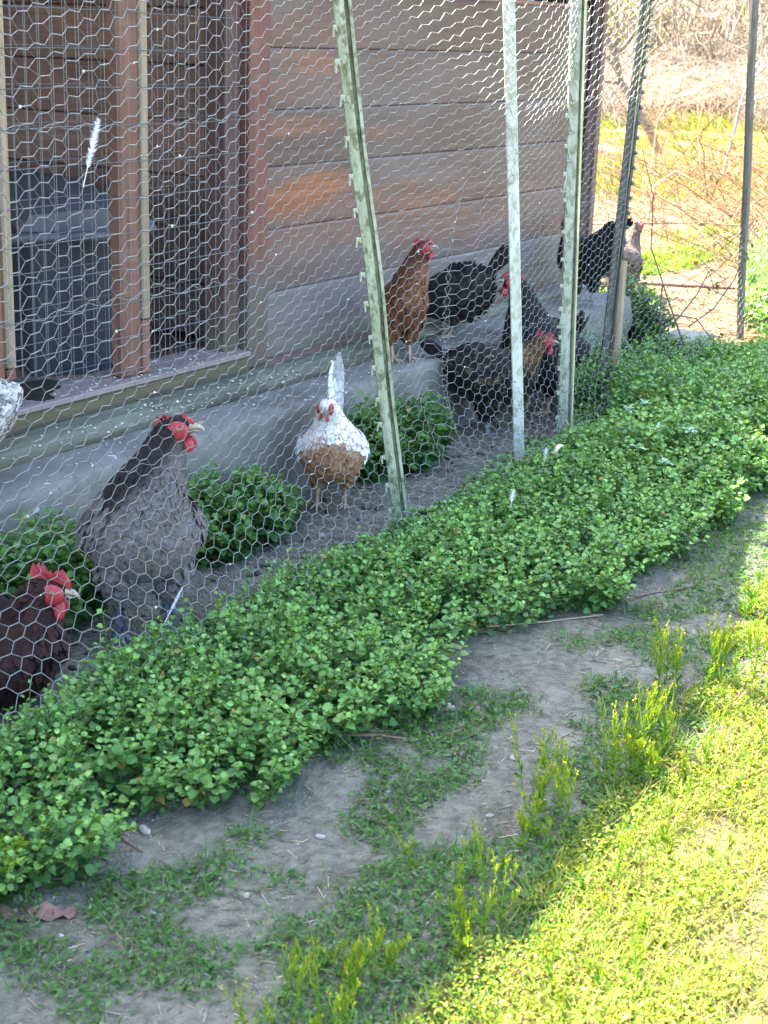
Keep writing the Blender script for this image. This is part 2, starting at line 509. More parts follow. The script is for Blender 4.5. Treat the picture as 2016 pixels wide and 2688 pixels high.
a = Acc(); box(a, 2.3, 4.06, 2.952, 3.10, .300, .372, bev=.004); cpart('sill_face', a, W_SILLF)
board('sill_face', 1.0, 2.297, 2.952, 3.10, .300, .372, W_SILLF)
# rounded mossy log lying between sill and footing, with a check in its end
def log(x0, x1, r, yc, zc):
    a = Acc(); xs = np.linspace(x0, x1, 40)
    pts = [(x, yc+.004*nz(x, 1, 0, 2), zc+.004*nz(x, 5, 0, 2)) for x in xs]
    rad = [r+.004*nz(x, 9, 0, 4) for x in xs]
    tube(a, pts, rad, 14, flat=.72)
    return cpart('base_log', a, W_GREEN, smooth=True)
log(1.0, 3.42, .062, 2.892, .298); log(3.425, 4.9, .060, 2.898, .298); log(4.905, 6.8, .042, 2.945, .300)
# inside: back wall and side walls of dark boards, floor, roof
for k, z in enumerate(np.arange(.36, 2.3, .17)):
    board('inner_board', 1.0, 4.9, 4.62+.004*(k % 2), 4.66, z, z+.165, W_DARK)
for k, z in enumerate(np.arange(.36, 2.2, .185)):
    a = Acc(); box(a, 4.30+.003*(k % 2), 4.33, 3.10, 4.6, z, z+.18); cpart('inner_partition', a, W_DARKY)
board('inner_partition_post', 4.09, 4.20, 3.06, 3.10, .36, 2.1, W_TRIM)
board('inner_post', 4.58, 4.74, 4.5, 4.6, .36, 2.3, W_RED); board('inner_post', 4.22-.3, 4.30-.3, 4.5, 4.6, .36, 2.3, W_TRIM)
board('coop_floor', .9, 6.8, 3.10, 4.7, .30, .334, W_DARK)
for k, z in enumerate(np.arange(.33, 1.55, .2)):
    a = Acc(); box(a, 6.80, 6.825, 3.06, 5.4, z, z+.195); cpart('end_board', a, W_TRIM)
a = Acc(); box(a, .9, 3.4, 5.38, 5.42, .1, 2.19); cpart('back_wall', a, W_DARK)
a = Acc(); box(a, 3.402, 4.3, 5.38, 5.42, .1, 1.88); cpart('back_wall', a, W_DARK)
a = Acc(); box(a, 4.302, 6.8, 5.38, 5.42, .1, 1.70); cpart('back_wall', a, W_DARK)
a = Acc(); box(a, -3.4, .9, 2.98, 3.02, .1, 2.3); cpart('side_wall', a, W_DARK)
ROOFM = mat_plain('roof_felt', (.06, .055, .05), rough=.9, bmp=.4)
for i in range(len(RX)-1):
    xa, xb = RX[i], RX[i+1]
    za, zb = roof_z(xa), roof_z(xb)
    a = Acc(); V = []
    for (x, z) in ((xa, za), (xb-.002, zb)):
        for y in (2.72, 5.7): V += [(x, y, z), (x, y, z-.035)]
    a.add(V, [(0, 4, 6, 2), (1, 3, 7, 5), (0, 1, 5, 4), (2, 6, 7, 3), (0, 2, 3, 1), (4, 5, 7, 6)])
    cpart('roof_panel', a, ROOFM)

# welded wire over the two window openings, two layers
WIRE = mat_plain('galvanised_wire', (.19, .203, .196), (.125, .136, .132), rough=.5, metal=.25, nscale=180, spec=.6)
PANEL = mat_plain('dull_wire', (.15, .16, .16), (.10, .105, .105), rough=.5, metal=.25, nscale=180)
def welded(y, x0, x1, z0, z1, dx, dz, ox, oz, wob):
    a = Acc()
    for k, x in enumerate(np.arange(x0+ox, x1, dx)):
        zs = np.linspace(z0, z1, 9)
        tube(a, [(x+wob*nz(x, z, y, 2.0, 3), y, z) for z in zs], .0013, 4, cap=False)
    for k, z in enumerate(np.arange(z0+oz, z1, dz)):
        xs = np.linspace(x0, x1, 12)
        tube(a, [(x, y-.0024, z+wob*1.4*nz(x, z, y, 2.0, 8)) for x in xs], .0013, 4, cap=False)
    return cpart('wire_panel', a, PANEL)
welded(2.968, 2.5, 4.07, .29, 2.25, .0508, .1016, .02, .03, .004)
welded(3.085, 2.5, 4.06, .37, 2.25, .0508, .1016, .035, .055, .006)

# storage bin inside the window
def storage_bin():
    P0, P1 = Vector((3.80, 3.17, 0)), Vector((4.36, 4.20, 0))
    d = (P1-P0); L = d.length; ang = math.atan2(d.y, d.x)
    root = empty('storage_bin', (*((P0+P1)/2).xy, .336), ang)
    tag(root, 'dark grey plastic storage bin with curved lid behind the wire window', 'bin')
    body = mat_plain('dark_blue_plastic', (.028, .038, .055), (.020, .028, .042), rough=.55, nscale=6)
    lidm = mat_plain('grey_plastic', (.095, .105, .13), (.065, .073, .092), rough=.5, nscale=5)
    h = .46; w = .19
    a = Acc(); V = []
    for (z, s) in ((0, .93), (.06, .94), (h-.05, .985), (h, 1.0)):
        for (sx, sy) in ((-1, -1), (1, -1), (1, 1), (-1, 1)):
            for q in (-1, 0, 1):
                ang2 = math.atan2(sy, sx)+q*.6
                V.append((sx*(L/2*s-.03)+.03*math.cos(ang2), sy*(w*s-.03)+.03*math.sin(ang2)+w, z))
    F = [(i*12+k, i*12+(k+1) % 12, (i+1)*12+(k+1) % 12, (i+1)*12+k) for i in range(3) for k in range(12)]
    a.add(V, F); a.build('bin_body', body, root)
    a = Acc(); n = 15; V = []
    for i in range(n):
        t = i/(n-1); x = (t-.5)*(L+.02); zc = h+.03+.055*(1-(2*t-1)**2)
        for (y, dz) in ((-.03, -.07), (-.03, -.03), (-.012, -.004), (.05, .02), (w, .035), (2*w, .02), (2*w+.03, -.03)):
            V.append((x, y, zc+dz if dz > -.06 else h-.005))
    m = 7
    F = [(i*m+k, (i+1)*m+k, (i+1)*m+k+1, i*m+k+1) for i in range(n-1) for k in range(m-1)]
    a.add(V, F)
    for e, fl in ((0, 1), (n-1, -1)):
        a.add(V[e*m:(e+1)*m], [(0, k+1, k)[::fl] for k in range(1, m-1)])
    a.build('lid', lidm, root)
    a = Acc(); tube(a, [(-L/2-.02, .12, h-.02), (-L/2-.075, .14, h-.01), (-L/2-.075, .44, h-.01), (-L/2-.02, .46, h-.02)], .016, 8)
    a.build('handle', lidm, root)
storage_bin()

# ------------------------------------------------------------------ chicken wire fence
def edge_tubes(acc, P, Q, r, sides=3, c=(1, 1, 1)):
    P = np.asarray(P, float); Q = np.asarray(Q, float); n = len(P)
    t = unit(Q-P)
    ref = np.where(np.abs(t[:, 2:3]) < .9, np.array([[0, 0, 1.]]), np.array([[1., 0, 0]]))
    a = unit(np.cross(t, ref)); b = np.cross(a, t)
    ang = np.linspace(0, 2*np.pi, sides, endpoint=False)
    ring = r*(np.cos(ang)[None, :, None]*a[:, None]+np.sin(ang)[None, :, None]*b[:, None])
    V = np.concatenate([P[:, None]+ring, Q[:, None]+ring], 1).reshape(-1, 3)
    base = (np.arange(n)*2*sides)[:, None]
    F = np.concatenate([np.stack([base[:, 0]+k, base[:, 0]+(k+1) % sides, base[:, 0]+sides+(k+1) % sides, base[:, 0]+sides+k], 1) for k in range(sides)])
    acc.add(V, F, np.asarray(c) if np.ndim(c) == 1 else np.repeat(c, 2*sides, 0))

fence = empty('chicken_wire_fence', (3.7, 2.17, 0))
FOFF = np.array([3.7, 2.17, 0])
tag(fence, 'chicken wire fence on leaning green steel and timber stakes in front of the hens', 'fence')

def netting(x0, x1, vmax, seed, flare=.21, bulge=1.0, zoff=.05, dx=.0435, p=.0335, tw=.0265, wires=True, endflare=0, thick=1.0):
    rs = np.random.default_rng(seed)
    ni = int((x1-x0)/dx); nj = int(vmax/p)
    def warp(u, v):
        # hand-strung: sags, pleats near the first post, pulled askew to the right
        du = .010*vnoise(u, v, 5, seed+1)+.005*vnoise(u, v, 17, seed+2)
        dv = .012*vnoise(u, v, 4, seed+3)+.004*vnoise(u, v, 15, seed+4)
        sk = np.clip((u-3.5)/.8, 0, 1)*np.clip((v-.75)/.6, 0, 1)*bulge
        du = du+.16*sk*(v-.75)
        pl = np.exp(-((u-4.05-.25*(v-.6))/.10)**2)*np.clip((1.15-v)/.4, 0, 1)*bulge
        q = np.clip((.36-v)/.36, 0, 1)
        yy = fence_y(u)+.016-flare*q**1.7+.020*vnoise(u, v, 3.2, seed+5)*(1+q)+.032*pl*np.sin((u-4.05)*34)
        yy = yy-.10*sk*np.sin(np.clip((u-3.5)/1.35, 0, 1)*np.pi)
        if endflare: yy = yy-endflare*np.clip((u-(x1-.25))/.25, 0, 1)*q
        z = zoff+v*.985+dv-.05*np.clip((u-5)/1, 0, 1)*0
        x = u+du-.026*pl*(u-4.05)/.1+endflare*.6*np.clip((u-(x1-.3))/.3, 0, 1)*q
        return np.stack([x, yy, z], -1)
    I, J = np.meshgrid(np.arange(ni), np.arange(nj), indexing='ij')
    U = x0+I*dx; Vv = (J+.5*(I % 2))*p
    jit = lambda s: rs.normal(0, s, U.shape)
    ju, jv = jit(.0022), jit(.0020)
    tl = np.stack([U-tw/2+ju, Vv+jv+jit(.0012)], -1); tr = np.stack([U+tw/2+ju, Vv+jv+jit(.0012)], -1)
    L = warp(tl[..., 0], tl[..., 1]); Rr = warp(tr[..., 0], tr[..., 1])
    a = Acc()
    edge_tubes(a, L.reshape(-1, 3)-FOFF, Rr.reshape(-1, 3)-FOFF, .00115*thick, 4)
    for sgn in (0, 1):
        ok = I < ni-1
        j2 = J+np.where(I % 2 == 1, sgn, sgn-1)
        ok &= (j2 >= 0) & (j2 < nj)
        i_, j_ = I[ok], J[ok]
        edge_tubes(a, Rr[i_, j_]-FOFF, L[i_+1, j2[ok]]-FOFF, .00084*thick, 3)
    if wires:
        for j in list(range(2, nj, 11)):
            us = np.arange(x0, x1, .022)
            vv = j*p+.25*p+.006*np.sin(us*71)
            P = warp(us, vv)-FOFF
            edge_tubes(a, P[:-1], P[1:], .0009*thick, 3)
    for u_ in ((x1-dx,) if endflare else ()):
        vs = np.arange(0, vmax, .03)
        P = warp(np.full_like(vs, u_), vs)-FOFF
        edge_tubes(a, P[:-1], P[1:], .002, 4)
    o = a.build('wire_netting', WIRE, fence)
    # bits of down caught in the mesh
    a = Acc()
    for k in range(int(ni*1.5)):
        i, j = rs.integers(0, ni-1), rs.integers(3, nj-1)
        c = L[i, j] if k % 2 else .5*(L[i, j]+Rr[i, j])
        ellipsoid(a, c-FOFF+rs.normal(0, .001, 3), np.array([.0026, .0022, .003])*rs.uniform(.5, 1.25), seg=5, ring=4)
    f = a.build('down_speck', DOWN, fence); f['kind'] = 'stuff'
    return o
DOWN = mat_plain('white_down', (.60, .60, .58), (.5, .5, .48), rough=.9)
netting(1.25, 5.62, 1.78, 11, endflare=.12)
o = netting(5.60, 8.6, .62, 23, flare=.10, bulge=0, zoff=.02, thick=.85)

def frame(base, top):
    b, t = Vector(base), Vector(top)
    z = (t-b).normalized()
    f = Vector((.80, .60, 0)); f = (f-z*f.dot(z)).normalized()
    x = f.cross(z).normalized()
    m = Matrix((x, f, z)).transposed().to_4x4(); m.translation = b-Vector(FOFF)
    return m, (t-b).length

def sheet_post(name, base, top, prof, mat, th=.003, label=None, wob=.002):
    m, L = frame(base, top)
    n = len(prof); P = np.array(prof)
    tn = unit(np.gradient(P, axis=0)); nr = np.stack([-tn[:, 1], tn[:, 0]], 1)
    loop = np.concatenate([P, (P+nr*th)[::-1]])
    k = len(loop); zs = np.linspace(-.1, L, 40); V = []
    for z in zs:
        dx = wob*nz(z, base[0], 0, 2.5, 3); dy = wob*nz(z, base[0], 0, 2.5, 7)
        for q in loop: V.append((q[0]+dx, q[1]+dy, z))
    F = [(i*k+j, i*k+(j+1) % k, (i+1)*k+(j+1) % k, (i+1)*k+j) for i in range(len(zs)-1) for j in range(k)]
    a = Acc(); a.add(V, F)
    e = len(zs)-1
    for j in range(n-1): a.add([V[e*k+j], V[e*k+j+1], V[e*k+k-2-j], V[e*k+k-1-j]], [(0, 1, 2, 3)])
    o = a.build(name, mat, fence, smooth=False)
    o.matrix_local = m
    if label: o['label'] = label
    return o, L

def paint(name, c1, c2, c3):
    m, nt, b = newmat(name)
    tc = nt.nodes.new('ShaderNodeTexCoord')
    n1 = noise_tex(nt, 14, 5, .65, vec=tc.outputs['Object'], mapscale=(2, 2, .7)); n2 = noise_tex(nt, 60, 4, .7, vec=tc.outputs['Object'], mapscale=(1, 1, .5))
    base = mixc(nt, ramp(nt, n1, .40, .60), c1, c2)
    base = mixc(nt, ramp(nt, n2, .48, .60, 0, .85), base, c3)
    n3 = noise_tex(nt, 9, 5, .7, vec=tc.outputs['Object'], mapscale=(1, 1, .35), loc=(5, 2, 1))
    base = mixc(nt, ramp(nt, n3, .55, .70, 0, .6), base, tuple(q*.75 for q in c3[:2])+(c3[2]*.5,))
    nt.links.new(base, b.inputs['Base Color']); b.inputs['Roughness'].default_value = .6
    bump(nt, b, n2, .25, .002)
    return m
GREENP = paint('faded_green_paint', (.26, .30, .205), (.36, .40, .29), (.10, .105, .05))
PALEP = paint('pale_flaking_paint', (.29, .32, .25), (.37, .40, .32), (.15, .165, .10))
WHITEP = paint('white_plastic', (.46, .50, .43), (.56, .59, .52), (.30, .33, .25))
DARKP = paint('dark_weathered_paint', (.050, .052, .042), (.075, .078, .06), (.10, .10, .085))
GREYW = mat_wood('grey_split_wood', (.11, .105, .085), (.20, .19, .155), 'z')
TANW = mat_wood('tan_split_wood', (.24, .19, .11), (.36, .29, .18), 'z')

uprof = [(-.0235, .013), (-.0225, -.004), (-.010, -.007), (.002, -.006), (.0055, .012), (.0105, .013), (.013, -.005), (.0205, -.004), (.022, .010)]
p1, L1 = sheet_post('steel_post', (3.715, 2.150, 0), (3.205, 2.118, 1.75), uprof, GREENP, label='leaning green steel post with a slotted face', wob=.006)
uprof3 = [(.86*x, y) for (x, y) in [(-.030, .014), (-.0285, -.003), (-.004, -.006), (.009, -.006), (.0125, .010), (.0165, .010), (.0195, -.008), (.030, -.006), (.031, .010)]]
p3, L3 = sheet_post('steel_post', (5.02, 2.235, 0), (4.835, 2.222, 1.78), uprof3, PALEP, label='pale hooked steel post with a yellowed edge')
# bent hook lugs along the left edges
a = Acc()
box(a, -.013, .003, -.010, -.003, -.008, .008, bev=.002); box(a, -.013, -.008, -.011, -.006, -.022, -.006, bev=.0015)
tabA = a.mesh('hook_tab', GREENP, False)
a = Acc()
box(a, -.012, .004, -.011, -.004, -.006, .010, bev=.002); box(a, -.002, .003, -.012, -.006, -.050, -.004, bev=.0015); box(a, -.010, .012, -.012, -.006, -.060, -.052, bev=.0015)
tabB = a.mesh('hook_tab', PALEP, False)
for p, L, me, x in ((p1, L1, tabA, -.0225), (p3, L3, tabB, -.0245)):
    for k, z in enumerate(np.arange(.10, L-.02, .092 if p is p1 else .098)):
        o = link('hook_tab', me, p, (x+random.uniform(-.001, .001), 0, z+random.uniform(-.012, .012)))
        o.rotation_euler = (0, random.uniform(-.25, .25), 0)
        o.scale = (random.uniform(.8, 1.15), 1, random.uniform(.8, 1.2))
# yellowed strips on the right flange
a = Acc(); box(a, .0178, .0255, -.0105, -.0085, 0, L3, bev=.0008)
o = a.build('flange_edge', mat_wood('yellowed_paint', (.27, .28, .12), (.42, .43, .23), 'z'), p3)
# flat white stake
m, L = frame((4.615, 2.212, -.05), (4.236, 2.186, 1.78))
a = Acc(); box(a, -.018, .018, -.006, .006, 0, L, bev=.002)
o = a.build('flat_stake', WHITEP, fence, smooth=False); o.matrix_local = m; o['label'] = 'flat white stake'
# dark studded T post
tprof = [(-.020, .014), (-.018, .004), (.010, .003), (.012, -.012), (.014, -.012), (.016, .004), (.024, .005)]
p4, L4 = sheet_post('steel_post', (5.515, 2.312, 0), (5.690, 2.318, 1.85), tprof, DARKP, label='dark studded steel post')
a = Acc(); ellipsoid(a, (0, 0, 0), (.010, .008, .008), seg=7, ring=5)
stud = a.mesh('stud', DARKP)
for z in np.arange(.45, L4, .056): link('stud', stud, p4, (.026, .002, z))
a = Acc(); box(a, .003, .0085, -.006, -.0035, .92, L4, bev=.001)  # sunlit upper edge of the post, painted on as a yellow strip
a.build('painted_sun_strip', mat_plain('painted_sun_yellow', (.45, .40, .10), (.36, .33, .09)), p4)
def split_stake(base, top, w, mat, label):
    m, L = frame(base, top); a = Acc(); zs = np.linspace(-.05, L, 26)
    V = []
    for z in zs:
        for k in range(8):
            an = k*math.pi/4
            rr = w*(1+.22*nz(math.cos(an)*2, math.sin(an)*2, z*.6, 1.5, base[0]))
            V.append((rr*math.cos(an)+.010*nz(z, 1, 0, 1.5, base[0]), rr*.8*math.sin(an), z+(.03*nz(k, 3, 1) if z > L-.01 else 0)))
    F = [(i*8+k, i*8+(k+1) % 8, (i+1)*8+(k+1) % 8, (i+1)*8+k) for i in range(len(zs)-1) for k in range(8)]
    a.add(V, F); a.add(V[-8:], [(0, k, k+1) for k in range(1, 7)])
    o = a.build('timber_stake', mat, fence, smooth=False); o.matrix_local = m; o['label'] = label
    return o
split_stake((5.510, 2.268, 0), (5.590, 2.288, .60), .014, mat_wood('dull_tan_wood', (.15, .12, .08), (.25, .20, .13), 'z'), 'short split tan stake')
split_stake((7.50, 2.42, -.02), (7.08, 2.39, 1.80), .020, mat_wood('dark_grey_wood', (.07, .068, .058), (.13, .125, .105), 'z'), 'thin dark grey wooden stake')
split_stake((8.35, 2.47, 0), (8.42, 2.47, .75), .011, GREYW, 'short thin grey stake')

# ------------------------------------------------------------------ hens
FEATHER = mat_vcol('feathers', rough=.68, noise_amt=.22, nscale=90, spec=.12, sheen=.04)
FLESH = mat_plain('red_flesh', (.31, .026, .034), (.20, .014, .020), rough=.5, nscale=160, bmp=.5, bd=.002)
PALEFLESH = mat_plain('pale_flesh', (.50, .16, .14), (.40, .10, .09), rough=.55, nscale=120)
HORN = mat_plain('beak_horn', (.33, .28, .20), (.16, .14, .12), rough=.4, nscale=70)
SHANK = mat_plain('yellow_shank', (.36, .27, .17), (.27, .20, .13), rough=.6, nscale=180, bmp=.5)
SHANKD = mat_plain('slate_shank', (.17, .19, .21), (.12, .13, .15), rough=.6, nscale=180, bmp=.5)
EYE = mat_plain('eye', (.02, .012, .008), rough=.15)
IRIS = mat_plain('iris', (.30, .10, .03), rough=.3)
LOBE = mat_plain('white_lobe', (.78, .77, .72), rough=.6)

STD = [(-.172, .300, .010, .018), (-.155, .285, .045, .052), (-.112, .260, .080, .088), (-.05, .236, .100, .110), (.02, .228, .107, .116), (.075, .244, .096, .104), (.113, .283, .076, .084), (.134, .330, .056, .061), (.147, .375, .041, .046), (.160, .410, .034, .037), (.180, .434, .029, .031), (.202, .442, .024, .026), (.220, .438, .015, .018), (.229, .434, .005, .006)]
UPR = [(-.150, .190, .010, .018), (-.140, .200, .045, .052), (-.110, .215, .085, .088), (-.055, .225, .108, .112), (.005, .240, .116, .120), (.048, .278, .108, .108), (.072, .325, .088, .090), (.086, .372, .068, .070), (.096, .412, .051, .053), (.108, .445, .040, .042), (.128, .470, .033, .034), (.150, .480, .027, .028), (.168, .477, .017, .019), (.177, .473, .005, .006)]
LOW = [(-.172, .255, .010, .018), (-.155, .245, .050, .055), (-.112, .225, .090, .090), (-.05, .205, .112, .115), (.02, .195, .118, .120), (.075, .205, .105, .108), (.118, .232, .082, .085), (.148, .265, .058, .060), (.170, .292, .043, .045), (.188, .312, .036, .037), (.207, .326, .030, .031), (.226, .328, .025, .026), (.243, .322, .016, .018), (.252, .317, .005, .006)]
PECK = [(-.165, .330, .010, .018), (-.150, .315, .055, .062), (-.112, .285, .092, .098), (-.05, .250, .110, .118), (.02, .225, .110, .118), (.075, .205, .095, .100), (.120, .185, .074, .078), (.155, .160, .054, .056), (.180, .130, .041, .043), (.198, .100, .034, .036), (.210, .075, .030, .031), (.222, .055, .025, .026), (.230, .038, .016, .018), (.234, .028, .005, .006)]

CROUCH = [(-.185, .150, .010, .018), (-.170, .150, .050, .055), (-.125, .142, .095, .085), (-.06, .132, .118, .108), (.02, .132, .122, .116), (.080, .145, .108, .104), (.112, .172, .082, .080), (.124, .200, .060, .058), (.128, .222, .046, .045), (.134, .240, .038, .037), (.150, .254, .031, .031), (.170, .256, .026, .026), (.187, .251, .016, .018), (.196, .246, .005, .006)]
HUNCH = [(-.150, .190, .010, .018), (-.140, .198, .045, .052), (-.110, .208, .085, .088), (-.055, .218, .112, .112), (.005, .230, .122, .122), (.050, .262, .116, .114), (.074, .302, .096, .098), (.086, .340, .074, .078), (.094, .370, .058, .060), (.104, .396, .047, .048), (.122, .416, .038, .039), (.144, .424, .030, .031), (.162, .421, .018, .020), (.171, .417, .005, .006)]
ARCH = [(-.245, .450, .012, .040), (-.228, .425, .030, .075), (-.195, .375, .050, .098), (-.145, .320, .078, .112), (-.075, .272, .100, .118), (0, .245, .107, .118), (.065, .258, .094, .104), (.104, .298, .074, .082), (.124, .345, .054, .058), (.138, .388, .041, .045), (.160, .418, .031, .033), (.186, .428, .025, .027), (.206, .424, .016, .018), (.215, .420, .005, .006)]
def spline(P, n):
    P = np.asarray(P, float); k = len(P)
    d = np.concatenate([[0], np.cumsum(np.maximum(np.linalg.norm(np.diff(P[:, :2], axis=0), axis=1), 1e-4)**.6)])
    t = np.linspace(0, d[-1], n); out = np.zeros((n, P.shape[1])); mt = np.gradient(P, d, axis=0)
    idx = np.clip(np.searchsorted(d, t, side='right')-1, 0, k-2)
    h = d[idx+1]-d[idx]; s = (t-d[idx])/h
    h00 = 2*s**3-3*s**2+1; h10 = s**3-2*s**2+s; h01 = -2*s**3+3*s**2; h11 = s**3-s**2
    out = h00[:, None]*P[idx]+(h10*h)[:, None]*mt[idx]+h01[:, None]*P[idx+1]+(h11*h)[:, None]*mt[idx+1]
    return out, t/d[-1]

def feather_blades(acc, P, Fd, Nn, Ln, Wd, c0, c1, lift=.18, rs=None, tip=.35):
    """many small overlapping feathers: root, two shoulders, two tips, point and a raised shaft"""
    P, Fd, Nn = np.asarray(P), unit(np.asarray(Fd)), unit(np.asarray(Nn))
    S = unit(np.cross(Fd, Nn)); n = len(P); Ln = np.asarray(Ln)[:, None]; Wd = np.asarray(Wd)[:, None]
    def pt(f, s, h): return P+Fd*(f*Ln)+S*(s*Wd)+Nn*(h*Ln)
    V = np.stack([pt(0, 0, -.06), pt(.35, -.42, -.01), pt(.35, .42, -.01), pt(.75, -.44, lift*.45), pt(.75, .44, lift*.45), pt(1.0, 0, lift*.62), pt(.55, 0, lift*.52)], 1)
    b = (np.arange(n)*7)[:, None]
    F = np.concatenate([b+np.array([q]) for q in ((0, 1, 6), (1, 3, 6), (3, 5, 6), (5, 4, 6), (4, 2, 6), (2, 0, 6))])
    C = np.stack([c0, c0*.5+c1*.5, c0*.5+c1*.5, c1, c1, c1, c0], 1)
    acc.add(V.reshape(-1, 3), F, C.reshape(-1, 3))

def hen(label, loc, heading, S, shape, colf, yaw=0, width=1.0, tail=None, legs=True, shank=None, comb=1.0, lobe=None, pale=False, seed=1,
        fsize=1.0, feathered_feet=None, wing_col=None, nfe=1.0, drop=0.0, fluff=0.0, comb_up=True, thigh=True, group='hens in the run', head_roll=0, beard=None):
    rs = np.random.default_rng(seed)
    root = empty('hen', loc, heading); root.scale = (S, S, S)
    tag(root, label, 'hen', group)
    ctl = np.array(shape, float); ctl[:, 2] *= width; ctl[:, 1] -= drop
    NR, NS = 46, 26
    sp, tt = spline(ctl, NR)
    sp[:, 2:] = np.maximum(sp[:, 2:], .002)
    # neck turns progressively
    w = np.clip((np.arange(NR)-NR*.45)/(NR*.35), 0, 1); w = w*w*(3-2*w)
    yw = R(yaw)*w
    piv = np.array([ctl[5, 0]*.8, 0])
    cx, cy = np.cos(yw), np.sin(yw)
    X = piv[0]+(sp[:, 0]-piv[0])*cx; Yv = (sp[:, 0]-piv[0])*cy
    ctr = np.stack([X, Yv, sp[:, 1]], 1)
    T = unit(np.gradient(ctr, axis=0)); lat = np.stack([-np.sin(yw), np.cos(yw), np.zeros(NR)], 1)
    lat = unit(lat-T*np.sum(lat*T, 1, keepdims=True)); nrm = np.cross(T, lat)
    th = np.linspace(0, 2*np.pi, NS, endpoint=False)
    def surf(i, a):
        """i: float ring index array, a: angle array -> point, normal, flow"""
        i0 = np.clip(np.floor(i).astype(int), 0, NR-2); f = (i-i0)[:, None]
        L = lambda q: q[i0]*(1-f)+q[i0+1]*f
        c, lt, nm, tg = L(ctr), unit(L(lat)), unit(L(nrm)), unit(L(T))
        ww = L(sp[:, 2:3]); hh = L(sp[:, 3:4])
        ca, sa = np.cos(a)[:, None], np.sin(a)[:, None]
        hh2 = np.where(sa < 0, hh*1.04, hh)
        p = c+lt*ww*ca+nm*hh2*sa
        n = unit(lt*ca/ww+nm*sa/hh2)
        dr = (sp[np.clip(i0+1, 0, NR-1), 2]-sp[i0, 2])/np.maximum(np.linalg.norm(ctr[np.clip(i0+1, 0, NR-1)]-ctr[i0], axis=1), 1e-4)
        n = unit(n-tg*np.clip(dr, -1.5, 1.5)[:, None]); fl = -tg; fl = unit(fl-n*np.sum(fl*n, 1, keepdims=True))
        return p, n, fl
    I, A = np.meshgrid(np.arange(NR).astype(float), th, indexing='ij')
    p, n, fl = surf(I.ravel(), A.ravel())
    a = Acc()
    tcol, _ = colf(I.ravel()/(NR-1), np.sin(A.ravel()), np.cos(A.ravel()), rs.uniform(size=I.size), p)
    ii = np.arange(NR-1)[:, None]*NS; kk = np.arange(NS)[None]
    F = np.stack([(ii+kk), (ii+(kk+1) % NS), (ii+NS+(kk+1) % NS), (ii+NS+kk)], -1).reshape(-1, 4)
    a.add(p*1.0-n*.002, F, tcol*.8)
    # feathers
    N = int(1500*nfe)
    s_i = []
    area = sp[:, 2]+sp[:, 3]; area = area*np.concatenate([np.linalg.norm(np.diff(ctr, axis=0), axis=1), [0]])
    area[:1] = 0; lim = int(NR*.90); area[lim:] = 0
    dens = area/np.maximum(sp[:, 2], .02)**.55
    cdf = np.cumsum(dens)/np.sum(dens)
    fi = np.interp(rs.uniform(size=N), cdf, np.arange(NR)); fi = np.sort(fi)
    fa = rs.uniform(0, 2*np.pi, N)
    p, n, fl = surf(fi, fa)
    t = fi/(NR-1); wl = np.interp(fi, np.arange(NR), sp[:, 2])
    Ln = (.018+.26*np.minimum(wl, .11))*rs.uniform(.8, 1.2, N)*fsize
    Wd = Ln*np.where(wl < .075, .38, .68)*rs.uniform(.85, 1.1, N)
    fl = unit(fl+rs.normal(0, .10, fl.shape)+np.array([0, 0, -.15]))
    fl = unit(fl-n*np.sum(fl*n, 1, keepdims=True))
    c0, c1 = colf(t, np.sin(fa), np.cos(fa), rs.uniform(size=N), p)
    feather_blades(a, p-n*.001, fl, n, Ln, Wd, c0, c1, lift=.08+fluff)
    if fluff:
        m = (t < .35)
        q = rs.choice(np.where(m)[0], 500); qq, qn, qf = surf(fi[q]+rs.uniform(-.5, .5, 500).clip(0), rs.uniform(0, 6.28, 500))
        cc0, cc1 = colf(t[q], np.zeros(500), np.zeros(500), rs.uniform(size=500), qq)
        feather_blades(a, qq, unit(qf+qn*.8+rs.normal(0, .3, qf.shape)), unit(rs.normal(size=qf.shape)), np.full(500, .05), np.full(500, .012), cc0, cc1)
    # thighs grow out of the same skin
    if legs and thigh:
        for sgn in (-1, 1):
            q = np.array([(.02, sgn*.050*width, .215), (.012, sgn*.055*width, .17), (.0, sgn*.055*width, .135), (-.012, sgn*.052*width, .105), (-.014, sgn*.051*width, .090)])
            cbase, ctip = colf(np.full(1, .30), np.full(1, -1.0), np.full(1, 0.), np.full(1, .5), np.zeros((1, 3)))
            tube(a, q, [.050, .048, .037, .020, .010], 10, cbase[0]*.85)
            M_ = 170
            u = rs.uniform(size=M_); an = rs.uniform(0, 6.28, M_)
            c = np.stack([np.interp(u, np.linspace(0, 1, 5), q[:, k]) for k in range(3)], 1); rr = np.interp(u, np.linspace(0, 1, 5), [.050, .048, .037, .022, .012])
            nn = np.stack([np.cos(an), np.sin(an), np.zeros(M_)], 1)
            cc0, cc1 = colf(np.full(M_, .30), np.full(M_, -1.0), np.cos(an), rs.uniform(size=M_), c)
            feather_blades(a, c+nn*rr[:, None], np.array([[0, 0, -1.]])+.15*nn+rs.normal(0, .15, (M_, 3)), nn, np.full(M_, .036)*fsize, np.full(M_, .022), cc0, cc1)
    body = a.build('body', FEATHER, root)
    # ---- head furniture, in a frame at the head
    hi = NR*.875; hp, hn, hf = surf(np.array([hi]), np.array([np.pi/2]))
    i0 = int(hi)
    hc = Vector(ctr[i0]); hx = Vector(T[i0]); hl = Vector(lat[i0])
    flat = Vector((hx.x, hx.y, max(-.9, min(.25, hx.z*.6)))); hx = flat.normalized(); hl = (hl-hx*hl.dot(hx)).normalized(); hz = hx.cross(hl)
